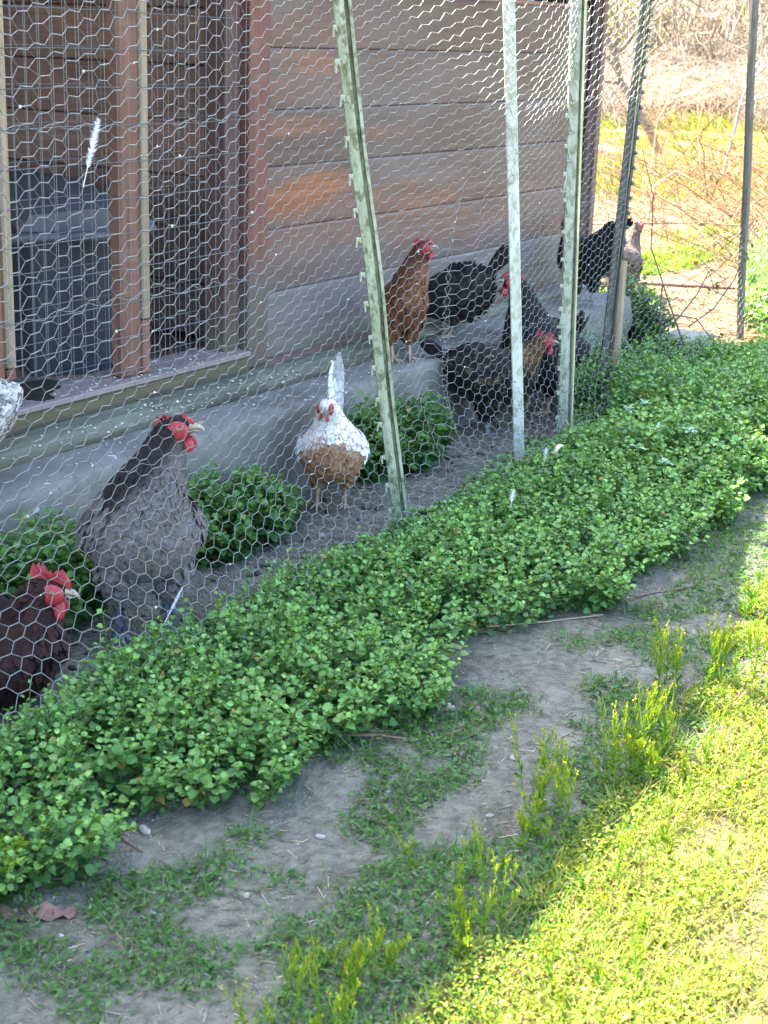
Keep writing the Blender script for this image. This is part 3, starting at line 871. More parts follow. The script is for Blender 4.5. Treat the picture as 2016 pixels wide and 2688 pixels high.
    HM = Matrix((hx, hl, hz)).transposed().to_4x4(); HM = HM@Matrix.Scale(1.18, 4); HM.translation = hc
    def hpart(name, acc_, mat):
        o = acc_.build(name, mat, root); o.matrix_local = HM; return o
    # comb: toothed fleshy blade
    if comb > 0:
        a = Acc(); nt_ = 6; pr = [(-.028, .020), (-.036, .028)]
        for k in range(nt_):
            x = -.036+k*.058/nt_
            hgt = (.040+.010*math.sin(k*1.1+.6))*1.0
            pr += [(x+.002, hgt-.010+.004*rs.uniform()), (x+.0055, hgt+.006*rs.uniform())]
        pr += [(.030, .020), (.034, .006), (.016, .016), (-.005, .024)]
        pr = np.array(pr)*np.array([1.0, comb]); m_ = len(pr)
        V = []; 
        for (yy, sh) in ((-.0042, 1.0), (.0042, 1.0)):
            for q in pr: V.append((q[0], yy*(1.6-.8*min(1, max(0, (q[1]-.012)/.03))), q[1]))
        F = [(k, (k+1) % m_, m_+(k+1) % m_, m_+k) for k in range(m_)]
        a.add(V, F)
        cA = len(V); ctrp = (0, .0055, .022*comb)
        a.add(V[m_:]+[(-.004, .0062, .024*comb)], [(k, (k+1) % m_, m_) for k in range(m_)])
        a.add(V[:m_]+[(-.004, -.0062, .024*comb)], [((k+1) % m_, k, m_) for k in range(m_)])
        hpart('comb', a, PALEFLESH if pale else FLESH)
    # red bare face, wattles, lobes
    for sgn in (-1, 1):
        a = Acc(); ellipsoid(a, (.004, sgn*.0195, -.001), (.022, .0075, .019), seg=12, ring=8); hpart('face', a, PALEFLESH if pale else FLESH)
        a = Acc(); ellipsoid(a, (.014, sgn*.011, -.030), (.011, .0045, .019*max(.7, comb)), rot=Matrix.Rotation(R(12*sgn), 3, 'X'), seg=10, ring=8); hpart('wattle', a, FLESH)
        a = Acc(); ellipsoid(a, (-.020, sgn*.0225, -.010), (.007, .0035, .011), seg=8, ring=6); hpart('ear_lobe', a, LOBE if lobe else FLESH)
        a = Acc(); ellipsoid(a, (.006, sgn*.0262, .004), (.0052, .0026, .0052), seg=10, ring=7); e = hpart('eye', a, IRIS)
        a = Acc(); ellipsoid(a, (.006, sgn*.0284, .004), (.0027, .0013, .0027), seg=8, ring=6); p_ = a.build('pupil', EYE, e)
    a = Acc()
    tube(a, [(.016, 0, .000), (.028, 0, .000), (.038, 0, -.003), (.045, 0, -.009), (.047, 0, -.014)], [.0105, .0088, .0062, .0034, .0008], 8, flat=.8)
    tube(a, [(.016, 0, -.008), (.028, 0, -.009), (.039, 0, -.0115)], [.008, .006, .0012], 8, flat=.6)
    hpart('beak', a, HORN)
    # wings: folded shells with layered coverts and long primaries
    wi = NR*.36
    for sgn in (-1, 1):
        a = Acc(); n_ = 150
        u = np.sort(rs.uniform(0, 1, n_)); v = rs.uniform(-1, 1, n_)*(1-.5*u)
        i_ = NR*(.52-.40*u); aa = np.where(sgn > 0, .12+v*.62, np.pi-.12-v*.62)
        p, n, fl = surf(i_, aa)
        Ln = .035+.055*u*(v > -.3)
        f2 = unit(fl+np.array([0, 0, -.10])); f2 = unit(f2-n*np.sum(f2*n, 1, keepdims=True))
        c0, c1 = (wing_col or colf)(np.full(n_, .30), np.sin(aa)*.4+.25, np.cos(aa), rs.uniform(size=n_), p)
        feather_blades(a, p+n*(.006+.004*u[:, None]), f2, n, Ln, Ln*.42, c0, c1, lift=.06)
        a.build('wing', FEATHER, root)
    # tail
    tl = tail or {}
    a = Acc(); nT = tl.get('n', 14); tlen = tl.get('len', .13); elev = R(tl.get('elev', 40)); spread = R(tl.get('spread', 22)); tw_ = tl.get('w', .034)
    tb = Vector(ctr[3]); 
    tcf = tl.get('col')
    for k in range(nT):
        s = (k/(nT-1)-.5)*2
        lay = rs.uniform(-1, 1)
        el = elev+R(10)*lay-abs(s)*.18
        d = Vector((-math.cos(el), math.sin(spread*s)*.75, math.sin(el))).normalized()
        side = Vector((0, 1, 0)) if tl.get('flat') else Vector((math.sin(el)*.5, .35*(1 if s > 0 else -1)+.05, math.cos(el)*.8))
        side = (side-d*side.dot(d)).normalized(); up_ = d.cross(side)
        m_ = 6; V = []; L_ = tlen*rs.uniform(.8, 1.1)
        curl = tl.get('curl', .15)
        for q in range(m_+1):
            f = q/m_; ww = tw_*.5*(.55+.9*f-.75*f**3)*(0.25 if q == m_ else 1)
            cpt = tb+d*(f*L_)+Vector((-1, 0, -.3))*(curl*L_*f*f)*.6+Vector((0, s*.010, 0))
            V += [cpt-side*ww, cpt+up_*.003*(1-f), cpt+side*ww]
        F = [(q*3+j, (q+1)*3+j, (q+1)*3+j+1, q*3+j+1) for q in range(m_) for j in (0, 1)]
        cc = np.array(tcf if tcf is not None else colf(np.array([.05]), np.array([.6]), np.array([0.]), rs.uniform(size=1), np.zeros((1, 3)))[0][0])*rs.uniform(.75, 1.25)
        a.add([tuple(v) for v in V], F, cc)
    a.build('tail', FEATHER, root)
    if legs:
        for sgn in (-1, 1):
            a = Acc(); y = sgn*.051*width
            st = tl.get('stride', 0)*sgn
            tube(a, [(-.013, y, .115-drop), (-.015, y, .085-drop*.6), (-.004+st*.4, y, .045), (.002+st, y, .014), (.004+st, y, .006)], [.009, .0078, .0066, .0078, .007], 8)
            for (an, ln) in ((0, .058), (R(30), .048), (R(-30), .048), (math.pi-.25*sgn, .026)):
                dx, dy = math.cos(an), math.sin(an)
                tube(a, [(.003+st, y, .010), (.003+st+dx*ln*.45, y+dy*ln*.45, .010), (.003+st+dx*ln*.85, y+dy*ln*.85, .005), (.003+st+dx*ln*1.12, y+dy*ln*1.12, .0015)], [.0062, .0052, .004, .0008], 6)
            lg = a.build('leg', shank or SHANK, root)
            if feathered_feet is not None:
                a = Acc(); M_ = 60
                u = rs.uniform(0, 1, M_); an = rs.uniform(0, 6.28, M_)
                nn = np.stack([np.cos(an), np.sin(an), np.zeros(M_)], 1)
                c = np.stack([-.010+.012*u, np.full(M_, y), .10-.09*u], 1)+nn*.008
                cc = np.tile(np.array(feathered_feet), (M_, 1))*rs.uniform(.7, 1.2, (M_, 1))
                feather_blades(a, c, np.array([[0, 0, -1.]])+.9*nn*u[:, None], nn, np.full(M_, .024), np.full(M_, .009), cc, cc*1.2)
                a.build('foot_feathers', FEATHER, lg)
    return root

A3 = lambda *c: np.array(c)
def lerp3(a, b, f): f = np.clip(np.asarray(f), 0, 1)[..., None]; return a*(1-f)+b*f
def smooth(a, b, x): t = np.clip((x-a)/(b-a), 0, 1); return t*t*(3-2*t)

def c_blue(t, s, c, r, p):       # slate body with scalloped breast, near black hackle
    body = lerp3(A3(.075, .073, .077), A3(.138, .126, .112), r)
    nk = smooth(.34, .46, t+.26*s)
    front = smooth(-.25, -.8, s)
    nk = nk*(1-.8*front)
    c0 = lerp3(body, A3(.014, .011, .012), nk)
    back = smooth(.2, .7, s)*(t < .52)
    c0 = lerp3(c0, A3(.030, .026, .026), back*.8)
    c1 = np.where((nk < .5)[:, None], lerp3(c0*1.45+.01, c0*.62, r), c0*1.2)
    return c0, c1
def c_darkred(t, s, c, r, p):
    c0 = lerp3(A3(.013, .0055, .005), A3(.026, .010, .008), r); return c0, c0*1.35
def c_white(t, s, c, r, p):
    # white cape over neck and shoulders, a ginger breast narrowing up to a point at the throat
    thr = np.interp(t, [.0, .22, .40, .50, .60, .66], [-.2, -.45, -.15, .30, .80, 1.2])
    f = smooth(-.20, .20, -s-thr+(r-.5)*.5)
    gin = lerp3(A3(.17, .085, .042), A3(.29, .165, .09), r); wh = lerp3(A3(.60, .59, .575), A3(.70, .69, .675), r)
    wh = lerp3(wh, A3(.52, .34, .21), smooth(.70, .95, r)*smooth(.45, .62, t)*smooth(0, .6, -s)*.7)
    c0 = lerp3(wh, gin, f); return c0, c0*1.12*np.array([1, .98, .95])
def c_brown(t, s, c, r, p):
    c0 = lerp3(A3(.062, .025, .012), A3(.115, .052, .024), r)
    c0 = lerp3(c0, A3(.19, .098, .048), smooth(-.3, -.9, s)*smooth(.4, .55, t)*.75*(.4+.6*r))
    c0 = lerp3(c0, A3(.05, .02, .010), smooth(.62, .8, t)*(r > .45)*.8); return c0, c0*1.3
def c_black(t, s, c, r, p):
    c0 = lerp3(A3(.006, .007, .009), A3(.013, .014, .017), r); return c0, c0*1.5
def c_sooty(t, s, c, r, p):
    c0 = lerp3(A3(.012, .011, .010), A3(.026, .024, .023), r); return c0, c0*1.4
def c_laced(t, s, c, r, p):
    gold = lerp3(A3(.12, .06, .02), A3(.22, .125, .05), r); blk = A3(.014, .013, .013)
    nk = smooth(.56, .70, t)
    c0 = lerp3(np.tile(blk*.7, (len(t), 1)), gold, nk*(.35+.65*r))
    rim = lerp3(A3(.009, .008, .007), A3(.22, .16, .09), (r > .78)*smooth(.12, .55, t)*(1-nk))
    c1 = lerp3(rim, c0*.3, nk)
    return c0, c1
def c_barred(t, s, c, r, p):
    dark = lerp3(A3(.035, .034, .036), A3(.06, .06, .066), r); pale = lerp3(A3(.40, .385, .33), A3(.52, .50, .46), r)
    up_ = (np.mod(r*7.3, 1.0) > .5)[:, None]
    return np.where(up_, pale, dark), np.where(up_, dark, pale)
def c_greybrown(t, s, c, r, p):
    c0 = lerp3(A3(.07, .05, .042), A3(.12, .09, .075), r); return c0, c0*1.3

UPR3 = [((x-.03)*.72+.02, z, w, h*(.86 if z < .35 else 1)) for (x, z, w, h) in UPR]
hen('big slate grey hen with a near black neck standing upright at the netting', (2.675, 2.255, 0), R(-128), 1.10, UPR3, c_blue, yaw=62, width=1.07, comb=.58,
    shank=SHANKD, feathered_feet=(.07, .08, .10), seed=3, fsize=.66, tail=dict(len=.07, elev=-5, col=(.03, .028, .03)), nfe=3.4)
hen('dark mahogany hen with a tall red comb crouching close behind the netting', (2.155, 2.285, .0), R(-56), 1.04, CROUCH, c_darkred, yaw=-4, width=1.12, legs=False, comb=1.0,
    seed=5, tail=dict(len=.10, elev=20), pale=False, nfe=1.6, fsize=.85)
hen('white hen with a ginger breast and belly facing out between leafy clumps', (3.83, 2.475, 0), R(-149), .80, HUNCH, c_white, yaw=-14, width=1.05, comb=.22, seed=8,
    shank=SHANK, tail=dict(len=.34, elev=84, spread=.4, w=.085, n=3, col=(.60, .61, .62), curl=-.05), fsize=.58, nfe=3.4,
    wing_col=lambda t, s, c, r, p: (lerp3(A3(.60, .61, .62), A3(.68, .68, .68), r),)*2)
hen('slim ginger brown hen with white ear lobes standing on the footing', (4.72, 2.765, .283), R(-120), .86, UPR3, c_brown, yaw=44, width=.82, comb=.75, lobe=True, seed=13,
    tail=dict(len=.12, elev=30, col=(.04, .025, .02)), fsize=.85, nfe=1.4)
hen('fluffy sooty black hen pecking with her tail up against the board wall', (5.26, 2.86, .283), R(118), .80, PECK, c_sooty, width=1.15, seed=17, drop=.035,
    tail=dict(len=.19, elev=66, spread=12, n=18, w=.04), fluff=.22, nfe=1.2)
hen('black hen with a red face looking left from behind the gold flecked hen', (5.40, 2.53, 0), R(160), 1.08, UPR, c_black, yaw=-22, width=1.0, seed=19, comb=.7,
    tail=dict(len=.16, elev=74, spread=10, n=16), nfe=1.4, fsize=.85)
hen('gold flecked black hen with a tan neck walking along behind the white stake', (4.965, 2.53, 0), R(-56), .93, LOW, c_laced, yaw=4, width=1.15, seed=23, comb=.75, drop=-.045,
    tail=dict(len=.13, elev=38, spread=20, col=(.012, .014, .02), n=16), shank=SHANKD, nfe=1.7, fsize=.95)
hen('jet black hen with a high arched tail standing on the far end of the footing', (6.33, 2.78, .285), R(66), .80, ARCH, c_black, yaw=0, width=1.25, seed=29, comb=.5,
    tail=dict(len=.10, elev=60, spread=16, n=20, w=.055, curl=.45), shank=SHANKD, nfe=1.8)
hen('grey brown hen mostly hidden behind the dark studded post', (8.22, 3.38, 0), R(5), .92, STD, c_greybrown, yaw=-10, width=1.05, seed=31, comb=.7,
    tail=dict(len=.10, elev=35))
hen('black and white barred hen half cut off at the window sill', (2.60, 2.80, .290), R(168), .92, STD, c_barred, yaw=0, width=1.25, seed=37, drop=.04,
    tail=dict(len=.16, elev=5, spread=20, col=(.02, .02, .022), n=16), fsize=1.2, nfe=1.5)

# droppings and flakes on the ledge, log and sill
def droppings():
    rs = np.random.default_rng(15); a = Acc()
    for k in range(420):
        w = k % 3
        x = rs.uniform(2.2, 4.2) if w else rs.uniform(2.3, 6.9)
        if w == 0: y, z, n = rs.uniform(2.72, 2.85), .283, 0
        elif w == 1:
            th = rs.uniform(.2, 1.5); y, z = 2.892-.061*math.sin(th), .298+.044*math.cos(th)
        else: y, z = rs.uniform(2.94, 3.08), .3935
        r = rs.uniform(.0015, .0055)
        ellipsoid(a, (x, y, z), (r*rs.uniform(.6, 1.6), r, r*.5), seg=6, ring=4)
    o = a.build('droppings', mat_plain('dropping_white', (.50, .50, .46), (.34, .33, .29), rough=.9)); tag(o, 'white droppings and flakes on the footing, log and sill', 'droppings', kind='stuff')
droppings()

# ------------------------------------------------------------------ vegetation
LAWN = mat_vcol('lawn_leaf', rough=.7, transl=.40, noise_amt=.2, nscale=80, spec=.08, tcol=(1.5, 1.25, .22))
LEAF = mat_vcol('mint_leaf', rough=.5, transl=.28, noise_amt=.22, nscale=120, spec=.35, tcol=(1.3, 1.25, .45))
GRASS = mat_vcol('grass_blade', rough=.55, transl=.38, noise_amt=.18, nscale=80, spec=.3, tcol=(1.35, 1.2, .4))
DRY = mat_vcol('dry_stalk', rough=.85, noise_amt=.3, nscale=60, spec=.2)
BARK = mat_plain('twig_bark', (.16, .10, .07), (.08, .05, .038), rough=.9, nscale=60, bmp=.5)

def leaves(acc, P, Fd, Nn, Ln, Wd, C, cup=.12):
    """crinkled mint-like leaves: seven vertices, folded along the midrib"""
    Fd = unit(Fd); S = unit(np.cross(Fd, Nn)); N2 = np.cross(S, Fd)
    n = len(P); L = Ln[:, None]; W = Wd[:, None]
    rs = np.random.default_rng(n)
    def pt(f, s, h): return P+Fd*(f*L)+S*(s*W)+N2*(h*L)
    j = lambda: rs.normal(0, .04, (n, 1))
    V = np.stack([pt(0, 0, 0), pt(.22, -.48, cup), pt(.70, -.42, cup*.8+j()), pt(1.0, 0, -.10+j()), pt(.70, .42, cup*.8+j()), pt(.22, .48, cup), pt(.50, 0, -.02)], 1)
    b = (np.arange(n)*7)[:, None]
    F = np.concatenate([b+np.array([q]) for q in ((0, 6, 1), (1, 6, 2), (2, 6, 3), (3, 6, 4), (4, 6, 5), (5, 6, 0))])
    C = np.asarray(C)
    Cv = np.repeat(C[:, None], 7, 1); Cv[:, 3] *= .88; Cv[:, 6] *= 1.12
    acc.add(V.reshape(-1, 3), F, Cv.reshape(-1, 3))

def shoots(acc, X, Y, Hh, lean, rs, big=.024, nodes=7, z0=None, cols=None, stems=True, dense=1):
    """opposite-leaved shoots, vectorised over shoots; lean = (dx, dy) at the tip"""
    n = len(X); Z0 = ground_z(X, Y) if z0 is None else z0
    lean = np.asarray(lean); ang0 = rs.uniform(0, 2*np.pi, n); vig = rs.uniform(.75, 1.2, n)
    tint = rs.uniform(0, 1, n)
    dk = np.array([.045, .130, .036]); lt = np.array([.165, .330, .068])
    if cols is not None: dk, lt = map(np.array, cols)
    def axis(f): 
        f = f[:, None] if np.ndim(f) else f
        return np.stack([X, Y, Z0], 1)+np.concatenate([lean*f**1.6, (Hh[:, None]*f*(1-.10*f))], 1)
    for k in range(nodes):
        f = (k+.6)/(nodes-.1)
        for h in (0, 1)*dense:
            keep = rs.uniform(size=n) < (.75 if f < .3 else 1)
            a = ang0+k*np.pi/2+h*np.pi+rs.normal(0, .25, n)
            ff = np.clip(f+rs.normal(0, .03, n), .05, 1)
            p = axis(ff)
            size = big*vig*(1.05 if f < .75 else 1.05-1.9*(f-.75))*rs.uniform(.8, 1.2, n)
            pitch = (-.25+.9*f*f)+rs.normal(0, .22, n)
            d = np.stack([np.cos(a)*np.cos(pitch), np.sin(a)*np.cos(pitch), np.sin(pitch)], 1)
            p = p+d*(size*.30)[:, None]
            nn = np.stack([-np.cos(a)*np.sin(pitch), -np.sin(a)*np.sin(pitch), np.cos(pitch)], 1)+rs.normal(0, .38, (n, 3))
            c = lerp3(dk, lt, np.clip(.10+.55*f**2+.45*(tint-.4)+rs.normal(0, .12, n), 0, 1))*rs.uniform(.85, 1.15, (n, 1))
            old = rs.uniform(size=n) < .022*(1.3-f)
            c[old] = np.array([.30, .26, .05])*rs.uniform(.5, 1.1, (old.sum(), 1))
            m = keep
            leaves(acc, p[m], d[m], nn[m], size[m], (size*.98)[m], c[m], cup=.20)
    if stems:
        P, Q = axis(0.0), axis(np.full(n, .55)); edge_tubes(acc, P, Q, .0012, 3, np.array([.10, .15, .05]))
        edge_tubes(acc, Q, axis(np.full(n, .98)), .0009, 3, np.array([.10, .17, .05]))

FX = [.6, 1.64, 1.74, 1.84, 1.97, 2.05, 2.13, 2.24, 2.36, 2.42, 2.53, 2.77, 2.95, 3.14, 3.30, 3.52, 3.99, 4.4, 4.92, 6.0, 7.6]
FY = [1.62, 1.70, 1.60, 1.66, 1.72, 1.60, 1.55, 1.50, 1.60, 1.56, 1.48, 1.47, 1.58, 1.60, 1.50, 1.42, 1.42, 1.45, 1.44, 1.32, 1.15]
def weed_mass():
    rs = np.random.default_rng(41)
    # one mass of ground cover: rejection sample the strip along the fence
    N = 18500
    X = rs.uniform(.8, 7.45, N); Y = rs.uniform(1.1, 2.75, N)
    yf = np.interp(X, FX, FY)+.03*vnoise(X, Y, 14, 6)
    yb = np.where(X < 5.2, fence_y(X)+.03+.05*vnoise(X, Y, 6, 8), fence_y(X)+.05+np.clip((X-5.3)/.6, 0, 1)*.30)
    yb = np.where(X > 6.9, 2.44, yb)
    yb = np.where(X > 7.0, 2.30-(X-7.0)*1.2, yb)
    ok = (Y > yf) & (Y < yb)
    dx_ = np.clip((Y-yf)/.22, 0, 1)
    H = .095+.085*dx_**.5+(.030*vnoise(X, Y, 6, 9)+.022*vnoise(X, Y, 19, 10))*(.35+.65*dx_)
    H += .07*np.clip((X-4.2)/.7, 0, 1)*dx_+.08*np.clip((X-5.4)/.8, 0, 1)*dx_
    H -= .06*np.exp(-((X-3.72)**2+(Y-2.10)**2)/.018)
    H *= 1-.55*smooth(-.10, .02, Y-fence_y(X))*(X < 5.3)
    H *= 1-.35*smooth(6.2, 7.2, X)
    tap = np.clip((X-2.9)/.5, 0, 1)*np.clip((5.35-X)/.25, 0, 1)
    H = H*(1-tap)+tap*np.minimum(H, .030+.52*np.clip(fence_y(X)-Y, 0, 1))
    ok &= ~((tap > .5) & (Y > fence_y(X)-.02) & (rs.uniform(size=N) < .7))
    H = np.where(X > 5.75, np.minimum(H, .10+.55*np.clip(2.10-Y, 0, .4)), H)
    H = np.clip(H, .03, .4)*rs.uniform(.62, 1.18, N)*np.where(rs.uniform(size=N) < .05, 1.3, 1.0)
    dens = (.90+.30*vnoise(X, Y, 17, 12))*(1-.35*smooth(4.5, 6, X))
    ok &= rs.uniform(size=N) < dens
    X, Y, H = X[ok], Y[ok], H[ok]
    yfr = np.interp(X, FX, FY)
    out = np.clip(1-(Y-yfr)/.16, 0, 1)
    lean = np.stack([rs.normal(0, .022, len(X)), rs.normal(-.012, .02, len(X))-.05*out], 1)
    a = Acc()
    near = X < 4.3
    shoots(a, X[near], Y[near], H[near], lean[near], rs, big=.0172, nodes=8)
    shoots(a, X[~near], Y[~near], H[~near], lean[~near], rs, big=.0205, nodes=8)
    o = a.build('weed_ground_cover', LEAF)
    tag(o, 'mass of small leaved green weeds growing along the foot of the fence', 'weeds', kind='stuff')
    print('weed shoots', len(X))
weed_mass()

def leafy_clump(label, cx, cy, rx, ry, h, n, seed, cols=((.030, .100, .028), (.115, .235, .048)), zb=0.0):
    rs = np.random.default_rng(seed)
    root = empty('leafy_clump', (cx, cy, zb)); tag(root, label, 'plant', 'leafy clumps in the run')
    r = np.sqrt(rs.uniform(0, 1, n)); an = rs.uniform(0, 6.28, n)
    X = r*rx*np.cos(an); Y = r*ry*np.sin(an)
    H = h*(np.sqrt(np.clip(1-.72*r*r, 0, 1)))*rs.uniform(.62, 1.10, n)*(1+.22*vnoise(X+cx, Y+cy, 17, seed))
    lean = np.stack([np.cos(an)*r*rx*.30, np.sin(an)*r*ry*.45], 1)+rs.normal(0, .012, (n, 2))
    a = Acc()
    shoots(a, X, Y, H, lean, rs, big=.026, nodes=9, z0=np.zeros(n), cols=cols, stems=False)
    o = a.build('foliage', LEAF, root)
    a = Acc()
    m = rs.choice(n, min(n, 120), replace=False)
    edge_tubes(a, np.stack([X[m], Y[m], 0*m], 1), np.stack([X[m]+lean[m, 0]*.6, Y[m]+lean[m, 1]*.6, H[m]*.8], 1), .0016, 4, np.array([.10, .15, .06]))
    a.build('stems', GRASS, root)
leafy_clump('dark green leafy clump left of the slate grey hen, against the footing', 2.50, 2.53, .30, .115, .235, 300, 51)
leafy_clump('dark green leafy clump between the slate grey hen and the white hen', 3.36, 2.52, .235, .115, .225, 240, 52)
leafy_clump('round leafy clump behind the leaning green post', 4.36, 2.565, .25, .10, .255, 250, 53)
leafy_clump('small leafy sprig growing against the far end of the footing', 6.30, 2.60, .10, .06, .16, 40, 54)
leafy_clump('leafy clump at the far corner of the footing behind the split tan stake', 6.88, 2.77, .20, .15, .36, 210, 55, cols=((.030, .095, .032), (.085, .18, .045)))

# sunlit bushy weeds past the shade at the far right
def sunlit_weeds():
    rs = np.random.default_rng(61); n = 1500
    X = rs.uniform(7.4, 9.8, n); Y = rs.uniform(1.5, 3.2, n)
    ok = Y < .325*X-.06*np.abs(vnoise(X, Y, 4, 2)); X, Y = X[ok], Y[ok]
    H = .34*rs.uniform(.6, 1.1, len(X))*np.clip((.34*X-Y)/.25, .35, 1)
    a = Acc()
    shoots(a, X, Y, H, rs.normal(0, .03, (len(X), 2)), rs, big=.034, nodes=7, cols=((.07, .17, .03), (.16, .30, .04)))
    o = a.build('sunlit_weeds', LEAF); tag(o, 'bright green weeds in full sun beyond the thin grey stake', 'weeds', kind='stuff')
sunlit_weeds()

def feathery_weed():
    rs = np.random.default_rng(64); x, y = 1.62, 1.72
    root = empty('feathery_weed', (x, y, float(ground_z(x, y)))); tag(root, 'bright yellow green feathery weed at the left edge of the leafy strip', 'weed')
    st, lf = Acc(), Acc()
    for k in range(9):
        an = rs.uniform(0, 6.28); L = rs.uniform(.09, .15); d = unit(np.array([math.cos(an)*.7, math.sin(an)*.7, 1.0]))
        pts = np.array([d*L*q+np.array([0, 0, -.02*q*q]) for q in np.linspace(0, 1, 6)]); tube(st, pts, np.linspace(.0014, .0006, 6), 4, (.20, .30, .04))
        n = 60; f = rs.uniform(.2, 1, n); p = np.stack([np.interp(f, np.linspace(0, 1, 6), pts[:, j]) for j in range(3)], 1)
        dd = unit(rs.normal(size=(n, 3))+d*.8); leaves(lf, p, dd, rs.normal(size=(n, 3))+[0, 0, 1.], rs.uniform(.010, .022, n), rs.uniform(.0022, .004, n), lerp3(np.array([.15, .29, .03]), np.array([.30, .42, .05]), rs.uniform(size=n)))
    st.build('stems', GRASS, root); lf.build('leaves', LEAF, root)
feathery_weed()

# where the sun reaches the ground in front
def shade_edge(x): return np.interp(x, [.8, 1.92, 2.87, 3.4, 3.82, 5, 7], [.86, .90, .95, 1.02, 1.07, 1.2, 1.3])

def blades(acc, X, Y, L, lean, az, W, C, z=None, bend=.5):
    """grass blades of two quads and a tip"""
    n = len(X); Z = (ground_z(X, Y) if z is None else z)-.002
    d = np.stack([np.cos(az), np.sin(az)], 1); s = np.stack([-np.sin(az), np.cos(az), 0*az], 1)
    def P(f):
        lat = (np.sin(lean)*f+bend*f*f*.6)*L; up_ = np.cos(lean)*L*f*(1-.30*bend*f)
        return np.concatenate([np.stack([X, Y], 1)+d*lat[:, None], (Z+up_)[:, None]], 1)
    w = (W*.5)[:, None]
    V = np.stack([P(0)-s*w*.7, P(0)+s*w*.7, P(.5)-s*w, P(.5)+s*w, P(1.0)], 1)
    b = (np.arange(n)*5)[:, None]
    acc.add(V.reshape(-1, 3), np.concatenate([b+np.array([q]) for q in ((0, 1, 3), (0, 3, 2), (2, 3, 4))]), np.repeat(C, 5, 0))

